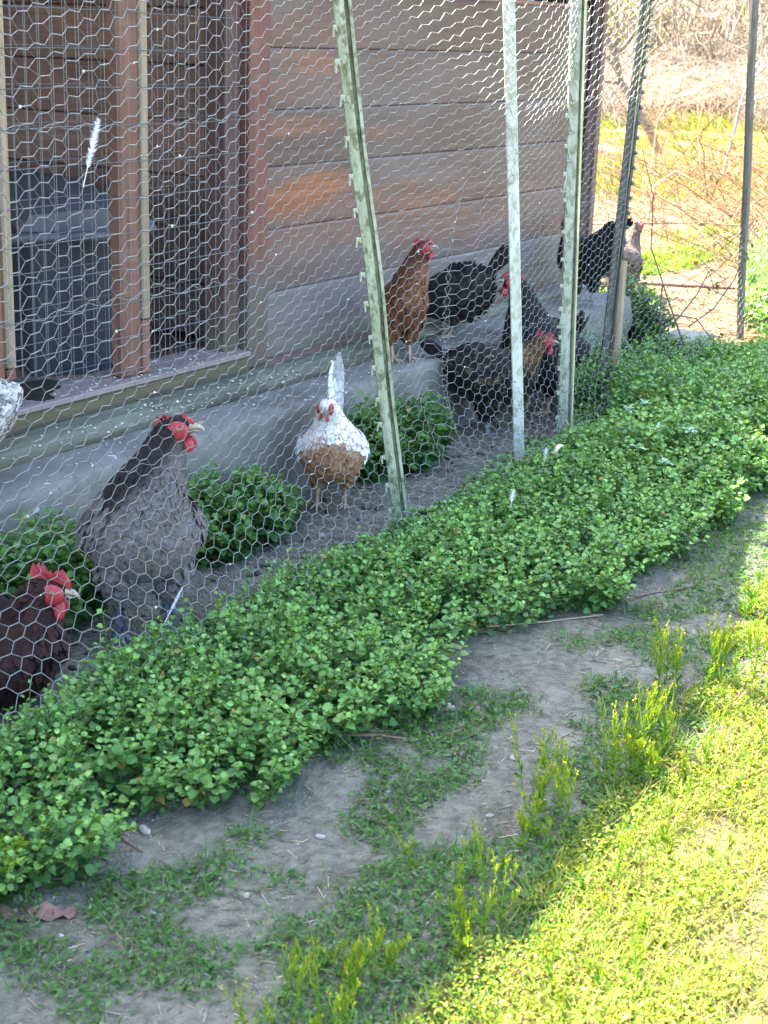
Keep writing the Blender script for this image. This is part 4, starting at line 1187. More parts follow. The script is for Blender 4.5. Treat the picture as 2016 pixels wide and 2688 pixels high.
def lawn():
    rs = np.random.default_rng(71)
    def pal(n, rs, dry=.08):
        c = lerp3(np.array([.070, .145, .012]), np.array([.235, .30, .060]), rs.uniform(0, 1, n))
        c = np.where((rs.uniform(size=n) < dry)[:, None], np.array([.34, .26, .13])*rs.uniform(.7, 1.2, (n, 1)), c)
        return c
    def patchy(x, y): return .75*vnoise(x, y, 4.2, 31)+.55*vnoise(x, y, 11, 32)+.25*vnoise(x, y, 30, 33)
    # --- sun side: dense low chickweed and grass
    a = Acc()
    N = 560000
    X = rs.uniform(.7, 7.2, N); Y = rs.uniform(-.6, 1.32, N)
    keep = rs.uniform(size=N) < np.clip((4.4/np.maximum(X, 1.2))**2*.16+.13, 0, 1)
    vis = ((Y > .30*X-.13) | ((Y > .30*X-1.2) & (rs.uniform(size=N) < .4))) & (Y < shade_edge(X)+.05)
    d = patchy(X, Y)
    bare = lambda x, y: sum(q*np.exp(-((x-a_)**2/r_**2+(y-b_)**2/(r_*.55)**2)) for a_, b_, r_, q in ((2.78, .88, .13, 1.5), (2.95, .98, .10, 1.4), (3.25, 1.02, .12, 1.3), (2.02, .93, .07, 1.2), (2.45, .93, .05, 1.0), (2.25, .60, .10, .9), (3.5, .92, .15, 1.0)))
    d = d-bare(X, Y)
    keep &= vis & (d > -.30+.25*rs.normal(size=N)*.4)
    X, Y = X[keep], Y[keep]; n = len(X)
    az = rs.uniform(0, 6.28, n); pitch = rs.uniform(-.1, 1.0, n)
    Fd = np.stack([np.cos(az)*np.cos(pitch), np.sin(az)*np.cos(pitch), np.sin(pitch)], 1)
    Nn = np.stack([-np.cos(az)*np.sin(pitch), -np.sin(az)*np.sin(pitch), np.cos(pitch)], 1)+rs.normal(0, .35, (n, 3))
    z = ground_z(X, Y)+rs.uniform(0, .03, n)*(1+.5*vnoise(X, Y, 9, 35))
    s = rs.uniform(.0045, .0095, n)*(1+.12*X)
    leaves(a, np.stack([X, Y, z], 1), Fd, Nn, s, s*.45, pal(n, rs, .15)*1.05)
    print('lawn leaves', n)
    N = 210000
    X = rs.uniform(.7, 7.2, N); Y = rs.uniform(-.6, 1.34, N)
    keep = ((Y > .30*X-.13) | ((Y > .30*X-1.2) & (rs.uniform(size=N) < .4))) & (Y < shade_edge(X)+.06) & (patchy(X, Y)-bare(X, Y) > -.55+.3*rs.normal(size=N)) & (rs.uniform(size=N) < np.clip((3/np.maximum(X, 1.2))**2, .12, 1))
    X, Y = X[keep], Y[keep]; n = len(X)
    blades(a, X, Y, rs.uniform(.018, .055, n), rs.uniform(.1, 1.0, n), rs.uniform(0, 6.28, n), rs.uniform(.0012, .0028, n)*(1+.1*X), pal(n, rs, .20))
    o = a.build('sunlit_grass', LAWN); tag(o, 'low sunlit grass and chickweed in the bright corner of the yard', 'grass', kind='stuff')
    # --- shade side: thin patches on bare soil, shade tinted into the lawn palette
    a = Acc()
    N = 170000
    X = rs.uniform(1.15, 7.2, N); Y = rs.uniform(.75, 1.95, N)
    yf = np.interp(X, FX, FY); es = shade_edge(X)
    inb = (Y > es-.02) & (Y < yf+.02)
    toEdge = np.clip(1-(Y-es)/.30, 0, 1)
    d = patchy(X, Y)+.75*toEdge**1.3-.13+.44*smooth(2.05, 1.6, X)*smooth(1.68, 1.42, Y)+.22*smooth(2.9, 3.6, X)+.25*smooth(3.0, 4.4, X)-.35*smooth(.42, .30, np.abs(X-2.5))*0
    d -= .30*np.exp(-((X-2.0)**2/.10+(Y-1.42)**2/.02))
    keep = inb & (d > .34+.16*rs.normal(size=N)) & (rs.uniform(size=N) < np.clip((2.6/np.maximum(X, 1.2))**1.6, .2, 1))
    X, Y = X[keep], Y[keep]; n = len(X)
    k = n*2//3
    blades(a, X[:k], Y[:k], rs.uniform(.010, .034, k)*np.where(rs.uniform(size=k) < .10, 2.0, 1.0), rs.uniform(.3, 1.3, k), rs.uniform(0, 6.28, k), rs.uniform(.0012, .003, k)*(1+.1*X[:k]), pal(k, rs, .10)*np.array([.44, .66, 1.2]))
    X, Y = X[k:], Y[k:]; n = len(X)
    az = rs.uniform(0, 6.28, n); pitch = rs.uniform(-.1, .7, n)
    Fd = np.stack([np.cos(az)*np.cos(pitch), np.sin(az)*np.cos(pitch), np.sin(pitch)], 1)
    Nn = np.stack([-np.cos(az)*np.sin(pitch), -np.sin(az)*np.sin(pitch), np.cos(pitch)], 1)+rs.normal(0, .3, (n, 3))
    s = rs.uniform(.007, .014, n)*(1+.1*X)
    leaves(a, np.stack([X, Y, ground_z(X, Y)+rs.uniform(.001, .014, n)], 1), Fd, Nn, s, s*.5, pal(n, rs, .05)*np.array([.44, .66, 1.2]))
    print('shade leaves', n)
    o = a.build('shade_tinted_grass', LAWN); tag(o, 'sparse grass and seedlings on the shaded bare soil', 'grass', kind='stuff')
    # --- straw, twig bits and crumbs lying on the soil everywhere
    a = Acc(); n = 8500
    X = rs.uniform(1.1, 7, n); Y = rs.uniform(.3, 2.6, n); az = rs.uniform(0, 6.28, n); L = rs.uniform(.006, .035, n)*(1+.08*X)
    z = ground_z(X, Y)+.0015
    P = np.stack([X, Y, z], 1); Q = P+np.stack([np.cos(az)*L, np.sin(az)*L, rs.uniform(0, .003, n)], 1)
    c = lerp3(np.array([.10, .07, .045]), np.array([.44, .37, .26]), rs.uniform(0, 1, n)**1.5)
    edge_tubes(a, P, Q, .0009, 3, c)
    m = 3200
    X = rs.uniform(1.1, 6.6, m); Y = rs.uniform(.9, 2.6, m)
    for x, y, r, q in zip(X, Y, rs.uniform(.0012, .0042, m)**1.0, rs.uniform(0, 1, m)):
        ellipsoid(a, (x, y, float(ground_z(x, y))+r*.3), (r, r*.8, r*.6), seg=5, ring=4, colr=lerp3(np.array([.09, .075, .055]), np.array([.36, .32, .27]), q))
    for k in range(150):
        x, y = rs.uniform(2.2, 6.2), rs.uniform(2.15, 2.62); r = rs.uniform(.004, .012)
        ellipsoid(a, (x, y, float(ground_z(x, y))+r*.3), (r*rs.uniform(.8, 1.7), r*rs.uniform(.6, 1.2), r*.7), rot=Matrix.Rotation(rs.uniform(0, 6), 3, 'Z'), seg=6, ring=5, colr=np.array([.055, .045, .034])*rs.uniform(.6, 1.6))
    o = a.build('straw_litter', DRY); tag(o, 'bits of straw and crumbs of soil scattered over the ground', 'litter', kind='stuff')
lawn()

# upright mustard-like weeds along the edge of the shade
def weed_mesh(seed, h):
    rs = np.random.default_rng(seed); st, pods = Acc(), Acc()
    top = np.array([rs.normal(0, .022), rs.normal(0, .022), h])
    def ax(f): return np.array([top[0]*f*f, top[1]*f*f, h*f])
    gc = np.array([.16, .28, .035])
    tube(st, [ax(f) for f in np.linspace(0, 1, 7)], np.linspace(.0014, .0006, 7), 5, gc)
    tips = [(ax(.55), ax(1.0))]
    for k in range(rs.integers(3, 7)):
        f = rs.uniform(.30, .72); an = rs.uniform(0, 6.28); L = h*rs.uniform(.25, .50)
        b = ax(f); sp = rs.uniform(.18, .55)
        m = b+np.array([math.cos(an)*L*sp*.7, math.sin(an)*L*sp*.7, L*.45]); e = b+np.array([math.cos(an)*L*sp, math.sin(an)*L*sp, L])
        tube(st, [b, m, e], [.0010, .0008, .0005], 4, gc); tips.append((m, e))
    P, Q, C = [], [], []
    for (b, e) in tips:
        for f in np.linspace(.0, 1, rs.integers(6, 10)):
            p = b+(e-b)*f; an = rs.uniform(0, 6.28); L = .019*rs.uniform(.6, 1.2)*(1.1-.5*f)
            d = np.array([math.cos(an)*.30, math.sin(an)*.30, 1.0]); P.append(p); Q.append(p+d/np.linalg.norm(d)*L)
            C.append(lerp3(np.array([.17, .31, .02]), np.array([.33, .40, .035]), rs.uniform()))
    edge_tubes(pods, P, Q, .00085, 4, np.array(C))
    for (b, e) in tips:
        for _ in range(2): ellipsoid(pods, e+rs.normal(0, .002, 3), (.0017, .0017, .0020), seg=5, ring=4, colr=np.array([.46, .44, .05])*rs.uniform(.7, 1.2))
    n = 16; f = rs.uniform(.02, .5, n); an = rs.uniform(0, 6.28, n)
    p = np.stack([ax(q) for q in f]); pit = rs.uniform(.3, 1.2, n); d = np.stack([np.cos(an)*np.cos(pit), np.sin(an)*np.cos(pit), np.sin(pit)], 1)
    leaves(st, p, d, np.stack([np.zeros(n), np.zeros(n), np.ones(n)], 1)+rs.normal(0, .4, (n, 3)), rs.uniform(.012, .028, n), rs.uniform(.0018, .004, n), lerp3(np.array([.07, .18, .03]), np.array([.16, .28, .035]), rs.uniform(size=n)))
    return st.mesh('stalk', LAWN), pods.mesh('seed_pods', LAWN)
WEEDV = [weed_mesh(s, h) for s, h in zip(range(1, 13), (.11, .15, .09, .16, .12, .08, .14, .10, .13, .17, .07, .12))]
def tall_weeds():
    rs = np.random.default_rng(83)
    # ground points of the tufts: x, y, count, spread, height factor, where it stands
    CL = [(2.42, 1.13, 9, .060, 1.0, 'thick tuft of pod bearing weeds in mid path, half lit at its tips'),
          (2.55, 1.18, 6, .05, .9, 'thin shaded weed tuft just above the thick one in mid path'),
          (2.30, 1.10, 4, .03, .95, 'few weed stalks in front of the thick mid path tuft'),
          (2.12, 1.20, 5, .05, .8, 'sparse shaded weed stalks on the open bare soil'),
          (2.20, 1.10, 3, .03, 1.0, 'three weed stalks with one bright lit tip beside bare soil'),
          (2.68, 1.07, 10, .055, 1.15, 'tallest bright weed tuft on the shade edge, below the leafy strip corner'),
          (2.84, 1.08, 6, .04, 1.05, 'bright weed tuft joined to the tallest tuft on its far side'),
          (2.60, 1.06, 4, .03, 1.0, 'slim lit weed stalks on the near side of the tallest tuft'),
          (3.08, 1.13, 9, .060, 1.1, 'fan of bright weeds on the shade edge, farther than the pale stick'),
          (3.20, 1.08, 5, .03, 1.0, 'small lit weed tuft tucked against the far fan of weeds'),
          (3.68, 1.14, 3, .03, 1.15, 'farthest pair of lit weed stalks near the right edge'),
          (1.70, 1.14, 6, .035, 1.05, 'lit weed tuft nearest the bottom, left of the sunny corner'),
          (1.80, 1.10, 4, .02, 1.0, 'narrow lit weed tuft second from the bottom'),
          (1.60, 1.17, 7, .05, .75, 'low shaded weed tuft at the bottom edge'),
          (1.91, 1.05, 7, .035, .95, 'wide lit weed tuft where the shade edge meets bare soil near the bottom'),
          (1.99, 1.04, 4, .02, .9, 'small lit weed tuft behind the wide one near the bottom'),
          (1.63, 1.08, 5, .04, 1.0, 'weed tuft cut by the bottom edge in the sun'),
          (2.26, .84, 6, .08, .75, 'loose weed stalks in the middle of the sunlit grass'), (2.48, .80, 6, .08, .7, 'loose weed stalks above the middle of the sunlit grass'),
          (2.08, .76, 5, .07, .75, 'loose weed stalks low in the sunlit grass'), (2.72, .90, 6, .07, .8, 'weed stalks beside a bare straw patch in the sun'),
          (3.3, .98, 5, .07, .9, 'weed stalks in the upper sunlit grass by the right edge'), (3.0, .82, 6, .07, .85, 'weed stalks at the right edge half way up the sunlit grass'),
          (1.88, .80, 4, .06, .7, 'short weed stalks near the bottom of the sunlit grass')]
    k = 0
    for (x, y, n, s, hf, lab) in CL:
        y -= .065 if y > 1.0 else .03
        root = empty('weed_tuft', (x, y, float(ground_z(x, y))-.003))
        tag(root, lab, 'weed', 'pod bearing weeds along the shade edge')
        for _ in range(max(2, int(n*.85))):
            st, pd = WEEDV[rs.integers(0, 12)]
            px, py = rs.normal(0, s), rs.normal(0, s*.7)
            o = link('stalk', st, root, (px, py, float(ground_z(x+px, y+py)-ground_z(x, y))))
            f = hf*rs.uniform(.65, 1.15); o.scale = (f, f, f); o.rotation_euler = (rs.normal(0, .10), rs.normal(0, .10), rs.uniform(0, 6.28))
            link('seed_pods', pd, o)
tall_weeds()

# ------------------------------------------------------------------ small things on the ground and in the weeds
def stone(label, x, y, r, sq, mat, seed, z=0, name='stone', cat='stone'):
    a = Acc(); seg, ring = 10, 7
    th = np.linspace(0, np.pi, ring); ph = np.linspace(0, 2*np.pi, seg, endpoint=False); V = []
    for t in th:
        for p in ph:
            d = np.array([math.sin(t)*math.cos(p), math.sin(t)*math.sin(p), math.cos(t)])
            q = 1+.55*nz(*(d*1.3), 1.0, seed)
            V.append(d*.78*r*np.array([1.35, .85, sq])*q)
    a.add(V, [(i*seg+k, i*seg+(k+1) % seg, (i+1)*seg+(k+1) % seg, (i+1)*seg+k) for i in range(ring-1) for k in range(seg)])
    o = a.build(name, mat, loc=(x, y, float(ground_z(x, y))+r*sq*.35+z)); o.rotation_euler = (0, 0, seed*1.3)
    tag(o, label, cat); return o
SHELL = mat_plain('chalky_white', (.27, .26, .225), (.15, .14, .12), rough=.85, nscale=90, bmp=.4)
GREYST = mat_plain('grey_stone', (.26, .26, .25), (.18, .175, .17), rough=.9, nscale=60, bmp=.5)
stone('white chalky stone lying on the soil below the leafy strip', 1.95, 1.65, .015, .7, SHELL, 1)
stone('white lump beside a twig at the edge of the leafy strip', 2.745, 1.45, .011, .8, SHELL, 2)
stone('small round white lump on the soil behind its twin', 2.76, 1.462, .008, .9, SHELL, 3)
stone('grey pebble on the bare soil in mid path', 2.12, 1.375, .010, .6, GREYST, 4)
stone('narrow white chip near the bottom of the bare soil', 1.87, 1.36, .008, .6, SHELL, 5)
stone('tiny white crumb among seedlings at lower left', 1.60, 1.53, .006, .8, SHELL, 6)
stone('pale grey pebble by the white hen at the netting', 3.56, 2.33, .012, .8, GREYST, 7)
stone('pale bluish pebble on the soil among weed clumps', 2.60, 1.22, .012, .5, GREYST, 8)
stone('white scrap of stone between weed stalks', 2.36, 1.15, .008, .5, SHELL, 9)

def dry_leaf():
    a = Acc(); n = 14; V = []
    for i in range(n):
        t = i/(n-1); w = .019*math.sin(math.pi*(.10+.80*t))**.5*(1+.12*(-1)**i+.16*math.sin(i*1.7))
        V += [(t*.125, -w, .004+.004*math.sin(i*1.9)), (t*.125, 0, .003+.004*math.sin(i)), (t*.125, w, .008+.006*math.sin(i*.9+1))]
    a.add(V, [(i*3+j, i*3+3+j, i*3+4+j, i*3+1+j) for i in range(n-1) for j in (0, 1)])
    o = a.build('dry_leaf', mat_plain('dead_leaf', (.13, .072, .055), (.075, .042, .032), rough=.8, nscale=50, bmp=.4), loc=(1.585, 1.655, float(ground_z(1.6, 1.62))))
    o.rotation_euler = (0, 0, R(-50)); tag(o, 'curled reddish brown dead leaf on the soil at the left edge', 'leaf')
dry_leaf()
def stick(label, pts, r, name='twig', mat=None, cat='twig'):
    a = Acc(); P = [(x, y, float(ground_z(x, y))+z) for x, y, z in pts]
    tube(a, P, np.linspace(r, r*.5, len(P)), 6)
    o = a.build(name, mat or BARK); tag(o, label, cat); return o
stick('dark bent twig sticking out of the leafy strip onto the soil', [(2.44, 1.55, .020), (2.50, 1.48, .012), (2.535, 1.43, .004), (2.58, 1.39, .006), (2.63, 1.36, .014)], .0034)
stick('thin twig under the leaves behind the white stone', [(1.93, 1.72, .004), (1.90, 1.66, .003), (1.885, 1.60, .004)], .0026)
stick('pale dry stem lying across the soil at the strip corner', [(3.20, 1.60, .006), (3.34, 1.50, .004), (3.46, 1.40, .005)], .0026, mat=TANW)
stick('long grey twig on the ground below the far weeds', [(3.62, 1.38, .006), (3.78, 1.28, .005), (3.98, 1.24, .008)], .0030)
stick('short pale stick in the sun at the edge of the shade', [(3.07, 1.02, .008), (3.17, 1.02, .010)], .0045, mat=TANW)
stick('dark twig lying on the soil inside the run', [(4.85, 2.30, .006), (5.10, 2.36, .010), (5.30, 2.36, .006)], .004)

def plume(label, base, tip, w, mat=None, n=22, name='feather', droop=.0, split=0.0):
    b, t = np.array(base), np.array(tip); d = t-b; L = np.linalg.norm(d); d = d/L
    s = np.cross(d, np.array([.8, .6, 0])); s = s/np.linalg.norm(s)
    rs = np.random.default_rng(int(abs(b[0])*1000))
    a = Acc()
    tube(a, [b, b+d*L*.5, t], [.0012, .0009, .0003], 5, (.5, .5, .48))
    P, Q = [], []
    V, F = [], []
    for i in range(n):
        f = .30+.70*i/(n-1)
        for sg in (-1, 1):
            p = b+d*L*f; l = w*math.sin(math.pi*min(1, .12+.88*(f-.30)/.75))**.6*rs.uniform(.7, 1.1)
            q = p+s*sg*l+d*l*.9+rs.normal(0, w*.10, 3)
            k = len(V); V += [p-d*L*.02, p+d*L*.02, q]; F.append((k, k+1, k+2))
    a.add(V, F, (.50, .51, .51))
    o = a.build(name, mat_vcol('feather_white', rough=.8, noise_amt=.1)); tag(o, label, 'feather'); return o
plume('white feather hanging in the wire beside the window post', (2.294, 2.072, 1.10), (2.335, 2.066, 1.225), .010)
plume('blue grey feather stuck in the netting at the grey hen\'s feet', (2.56, 2.10, .10), (2.69, 2.15, .14), .0045)
plume('small white feather on the soil under the edge of the leaves', (2.31, 1.62, .012), (2.36, 1.60, .035), .010, n=12)
plume('white feather tuft caught on the weeds under the flat stake', (3.77, 1.83, .135), (3.80, 1.84, .175), .012, n=12)
plume('grey white feather tuft on the weeds at the foot of the pale post', (4.26, 1.96, .14), (4.29, 1.97, .175), .013, n=12)
def ribbon():
    a = Acc(); V = []
    for i in range(15):
        an = i/14*4.4+.6; r = .020
        V += [(4.30+r*math.cos(an)*1.3, 1.915+.02*i/14, .17+r*math.sin(an)), (4.305+r*math.cos(an)*1.3, 1.930+.02*i/14, .172+r*math.sin(an))]
    a.add(V, [(i*2, i*2+2, i*2+3, i*2+1) for i in range(14)])
    o = a.build('plastic_strip', mat_plain('cream_plastic', (.55, .50, .36), rough=.4)); tag(o, 'curled cream strip caught in the weeds at the foot of the pale post', 'strip')
ribbon()

# pale many-fingered leaves poking out of the weeds
PALEL = mat_vcol('pale_leaf', rough=.5, transl=.2, noise_amt=.12)
def pale_plant(x, y, z, label, seed):
    rs = np.random.default_rng(seed); root = empty('pale_leaved_plant', (x, y, float(ground_z(x, y)))); tag(root, label, 'plant', 'pale plants in the weeds')
    a = Acc(); tube(a, [(0, 0, 0), (.01, 0, z*.6), (.005, .005, z)], [.0022, .0018, .0014], 5, (.16, .24, .10)); a.build('stem', GRASS, root)
    a = Acc(); n = 8; an = np.linspace(0, 6.28, n, endpoint=False)+rs.normal(0, .15, n); pit = rs.uniform(-.3, .8, n)
    d = np.stack([np.cos(an)*np.cos(pit), np.sin(an)*np.cos(pit), np.sin(pit)], 1)
    leaves(a, np.tile([.005, .005, z], (n, 1)).astype(float), d, np.tile([0, 0, 1.], (n, 1)), rs.uniform(.020, .034, n), np.full(n, .012), np.tile([.17, .30, .18], (n, 1))*rs.uniform(.9, 1.15, (n, 1)), cup=.05)
    a.build('leaf', PALEL, root)
for i, (x, y, lb) in enumerate([(4.93, 1.90, 'pale fingered plant highest in the weeds, right of the dark studded post'), (4.80, 1.905, 'pale fingered plant nearest the foot of the split stakes'), (4.59, 1.72, 'pale fingered plant in the middle of the right hand weeds'),
                                (4.36, 1.69, 'pale fingered plant below the split stakes, towards the pale post'), (4.20, 1.54, 'lowest pale fingered plant of the weed slope'), (4.64, 1.63, 'pale fingered plant lying further right on the weed slope')]):
    pale_plant(x, y, .215, lb, 100+i)

# ------------------------------------------------------------------ the open ground and scrub beyond the coop
def polytubes(acc, paths, r0, r1, C, sides=3):
    """many polylines of equal length at once: paths (n, m, 3)"""
    n, m, _ = paths.shape
    for k in range(m-1):
        ra = r0+(r1-r0)*k/(m-1); rb = r0+(r1-r0)*(k+1)/(m-1)
        t = unit(paths[:, k+1]-paths[:, k])
        ref = np.where(np.abs(t[:, 2:3]) < .9, np.array([[0, 0, 1.]]), np.array([[1., 0, 0]]))
        a = unit(np.cross(t, ref)); b = np.cross(a, t)
        ang = np.linspace(0, 2*np.pi, sides, endpoint=False)
        off = np.cos(ang)[None, :, None]*a[:, None]+np.sin(ang)[None, :, None]*b[:, None]
        ra = np.broadcast_to(np.asarray(ra, float), (n,))[:, None, None]; rb = np.broadcast_to(np.asarray(rb, float), (n,))[:, None, None]
        V = np.concatenate([paths[:, k][:, None]+off*ra, paths[:, k+1][:, None]+off*rb], 1).reshape(-1, 3)
        base = np.arange(n)*2*sides
        F = np.concatenate([np.stack([base+j, base+(j+1) % sides, base+sides+(j+1) % sides, base+sides+j], 1) for j in range(sides)])
        acc.add(V, F, np.repeat(C, 2*sides, 0))

def far_field():
    rs = np.random.default_rng(91)
    # dry stalks and leaf litter over the open ground
    a = Acc(); n = 15000
    d = 7.3+rs.uniform(0, 1, n)**1.5*11; az = R(4)+rs.uniform(0, 1, n)*R(34)
    X, Y = d*np.cos(az), d*np.sin(az); ok = (X > 7.15) & ~((X < 7.0) & (Y > 2.5)); X, Y = X[ok], Y[ok]; n = len(X)
    z = ground_z(X, Y)+rs.uniform(0, .02, n); an = rs.uniform(0, 6.28, n); L = rs.uniform(.02, .11, n)
    P = np.stack([X, Y, z], 1); Q = P+np.stack([np.cos(an)*L, np.sin(an)*L, rs.normal(0, .008, n)], 1)
    c = lerp3(np.array([.12, .060, .032]), np.array([.40, .30, .19]), rs.uniform(0, 1, n))
    edge_tubes(a, P, Q, .0026, 3, c)
    m = 5000; q = rs.choice(n, m)
    leaves(a, P[q]+rs.normal(0, .05, (m, 3))*[1, 1, .1], rs.normal(size=(m, 3))*[1, 1, .25], np.tile([0, 0, 1.], (m, 1))+rs.normal(0, .3, (m, 3)), rs.uniform(.02, .05, m), rs.uniform(.012, .03, m), lerp3(np.array([.14, .075, .04]), np.array([.34, .23, .14]), rs.uniform(size=m)))
    o = a.build('dry_litter', DRY); tag(o, 'dry straw and dead leaves on the sunlit ground beyond the coop', 'litter', kind='stuff')
    # patches of fresh grass
    a = Acc(); n = 70000
    d = 8.5+rs.uniform(0, 1, n)**1.2*33; az = R(8)+rs.uniform(0, 1, n)*R(26)
    X, Y = d*np.cos(az), d*np.sin(az)
    v = vnoise(X, Y, 1.1, 12)+.5*vnoise(X, Y, 3.5, 14)+1.0*smooth(12.5, 16.5, d)
    ok = v > .55+.25*rs.normal(size=n); X, Y, d = X[ok], Y[ok], d[ok]; n = len(X)
    c = lerp3(np.array([.06, .115, .012]), np.array([.16, .185, .025]), rs.uniform(size=n))
    blades(a, X, Y, rs.uniform(.03, .09, n)*(1+.03*d), rs.uniform(.1, 1.1, n), rs.uniform(0, 6.28, n), .0028*d*.30*rs.uniform(.7, 1.3, n), c)
    # the low green patch just outside the corner
    for (cx, cy, rx, ry, m) in ((9.9, 3.75, .8, .22, 900), (8.1, 3.35, .35, .25, 420), (12.3, 4.0, .7, .3, 500)):
        r = np.sqrt(rs.uniform(size=m)); t = rs.uniform(0, 6.28, m); X = cx+rx*r*np.cos(t); Y = cy+ry*r*np.sin(t)
        blades(a, X, Y, rs.uniform(.03, .09, m), rs.uniform(.1, 1.0, m), rs.uniform(0, 6.28, m), rs.uniform(.010, .02, m), lerp3(np.array([.07, .19, .02]), np.array([.20, .30, .04]), rs.uniform(size=m)))
    o = a.build('far_grass', LAWN); tag(o, 'patches of bright green grass on the open ground beyond the run', 'grass', kind='stuff')
    print('far grass', n)

def bramble_mesh(seed, n, spread, h, c0, c1, arch=.6, twig=True, r=.006):
    rs = np.random.default_rng(seed); m = 8
    an = rs.uniform(0, 6.28, n); L = rs.uniform(.5, 1.0, n); f = np.linspace(0, 1, m)
    b = np.stack([rs.normal(0, spread*.22, n), rs.normal(0, spread*.22, n), np.zeros(n)], 1)
    reach = spread*rs.uniform(.3, 1.1, n)
    P = np.zeros((n, m, 3))
    for k in range(m):
        q = f[k]
        P[:, k, 0] = b[:, 0]+np.cos(an)*reach*q**1.1; P[:, k, 1] = b[:, 1]+np.sin(an)*reach*q**1.1
        P[:, k, 2] = h*L*(q*(1+arch)-arch*q*q*1.35)
    P[:, 1:] += np.cumsum(rs.normal(0, .018*h, (n, m-1, 3)), 1); P[..., 2] = np.maximum(P[..., 2], -.02)
    C = lerp3(np.array(c0), np.array(c1), rs.uniform(size=n)); a = Acc()
    polytubes(a, P, r*rs.uniform(.6, 1.3, n), r*.35, C)
    b_ = None
    if twig:
        b_ = Acc(); t = n*5
        i = rs.integers(0, n, t); k = rs.integers(2, m-1, t); s = P[i, k]
        d = unit(P[i, k+1]-P[i, k]+rs.normal(0, .55, (t, 3))+np.array([0, 0, .15])); l = h*rs.uniform(.10, .30, t)[:, None]
        Q = np.stack([s, s+d*l*.5+rs.normal(0, .012*h, (t, 3)), s+d*l+rs.normal(0, .02*h, (t, 3))], 1)
        polytubes(b_, Q, r*.5, r*.22, C[i]*.95)
    return a.mesh('canes', DRY), (b_.mesh('twigs', DRY) if b_ else None)

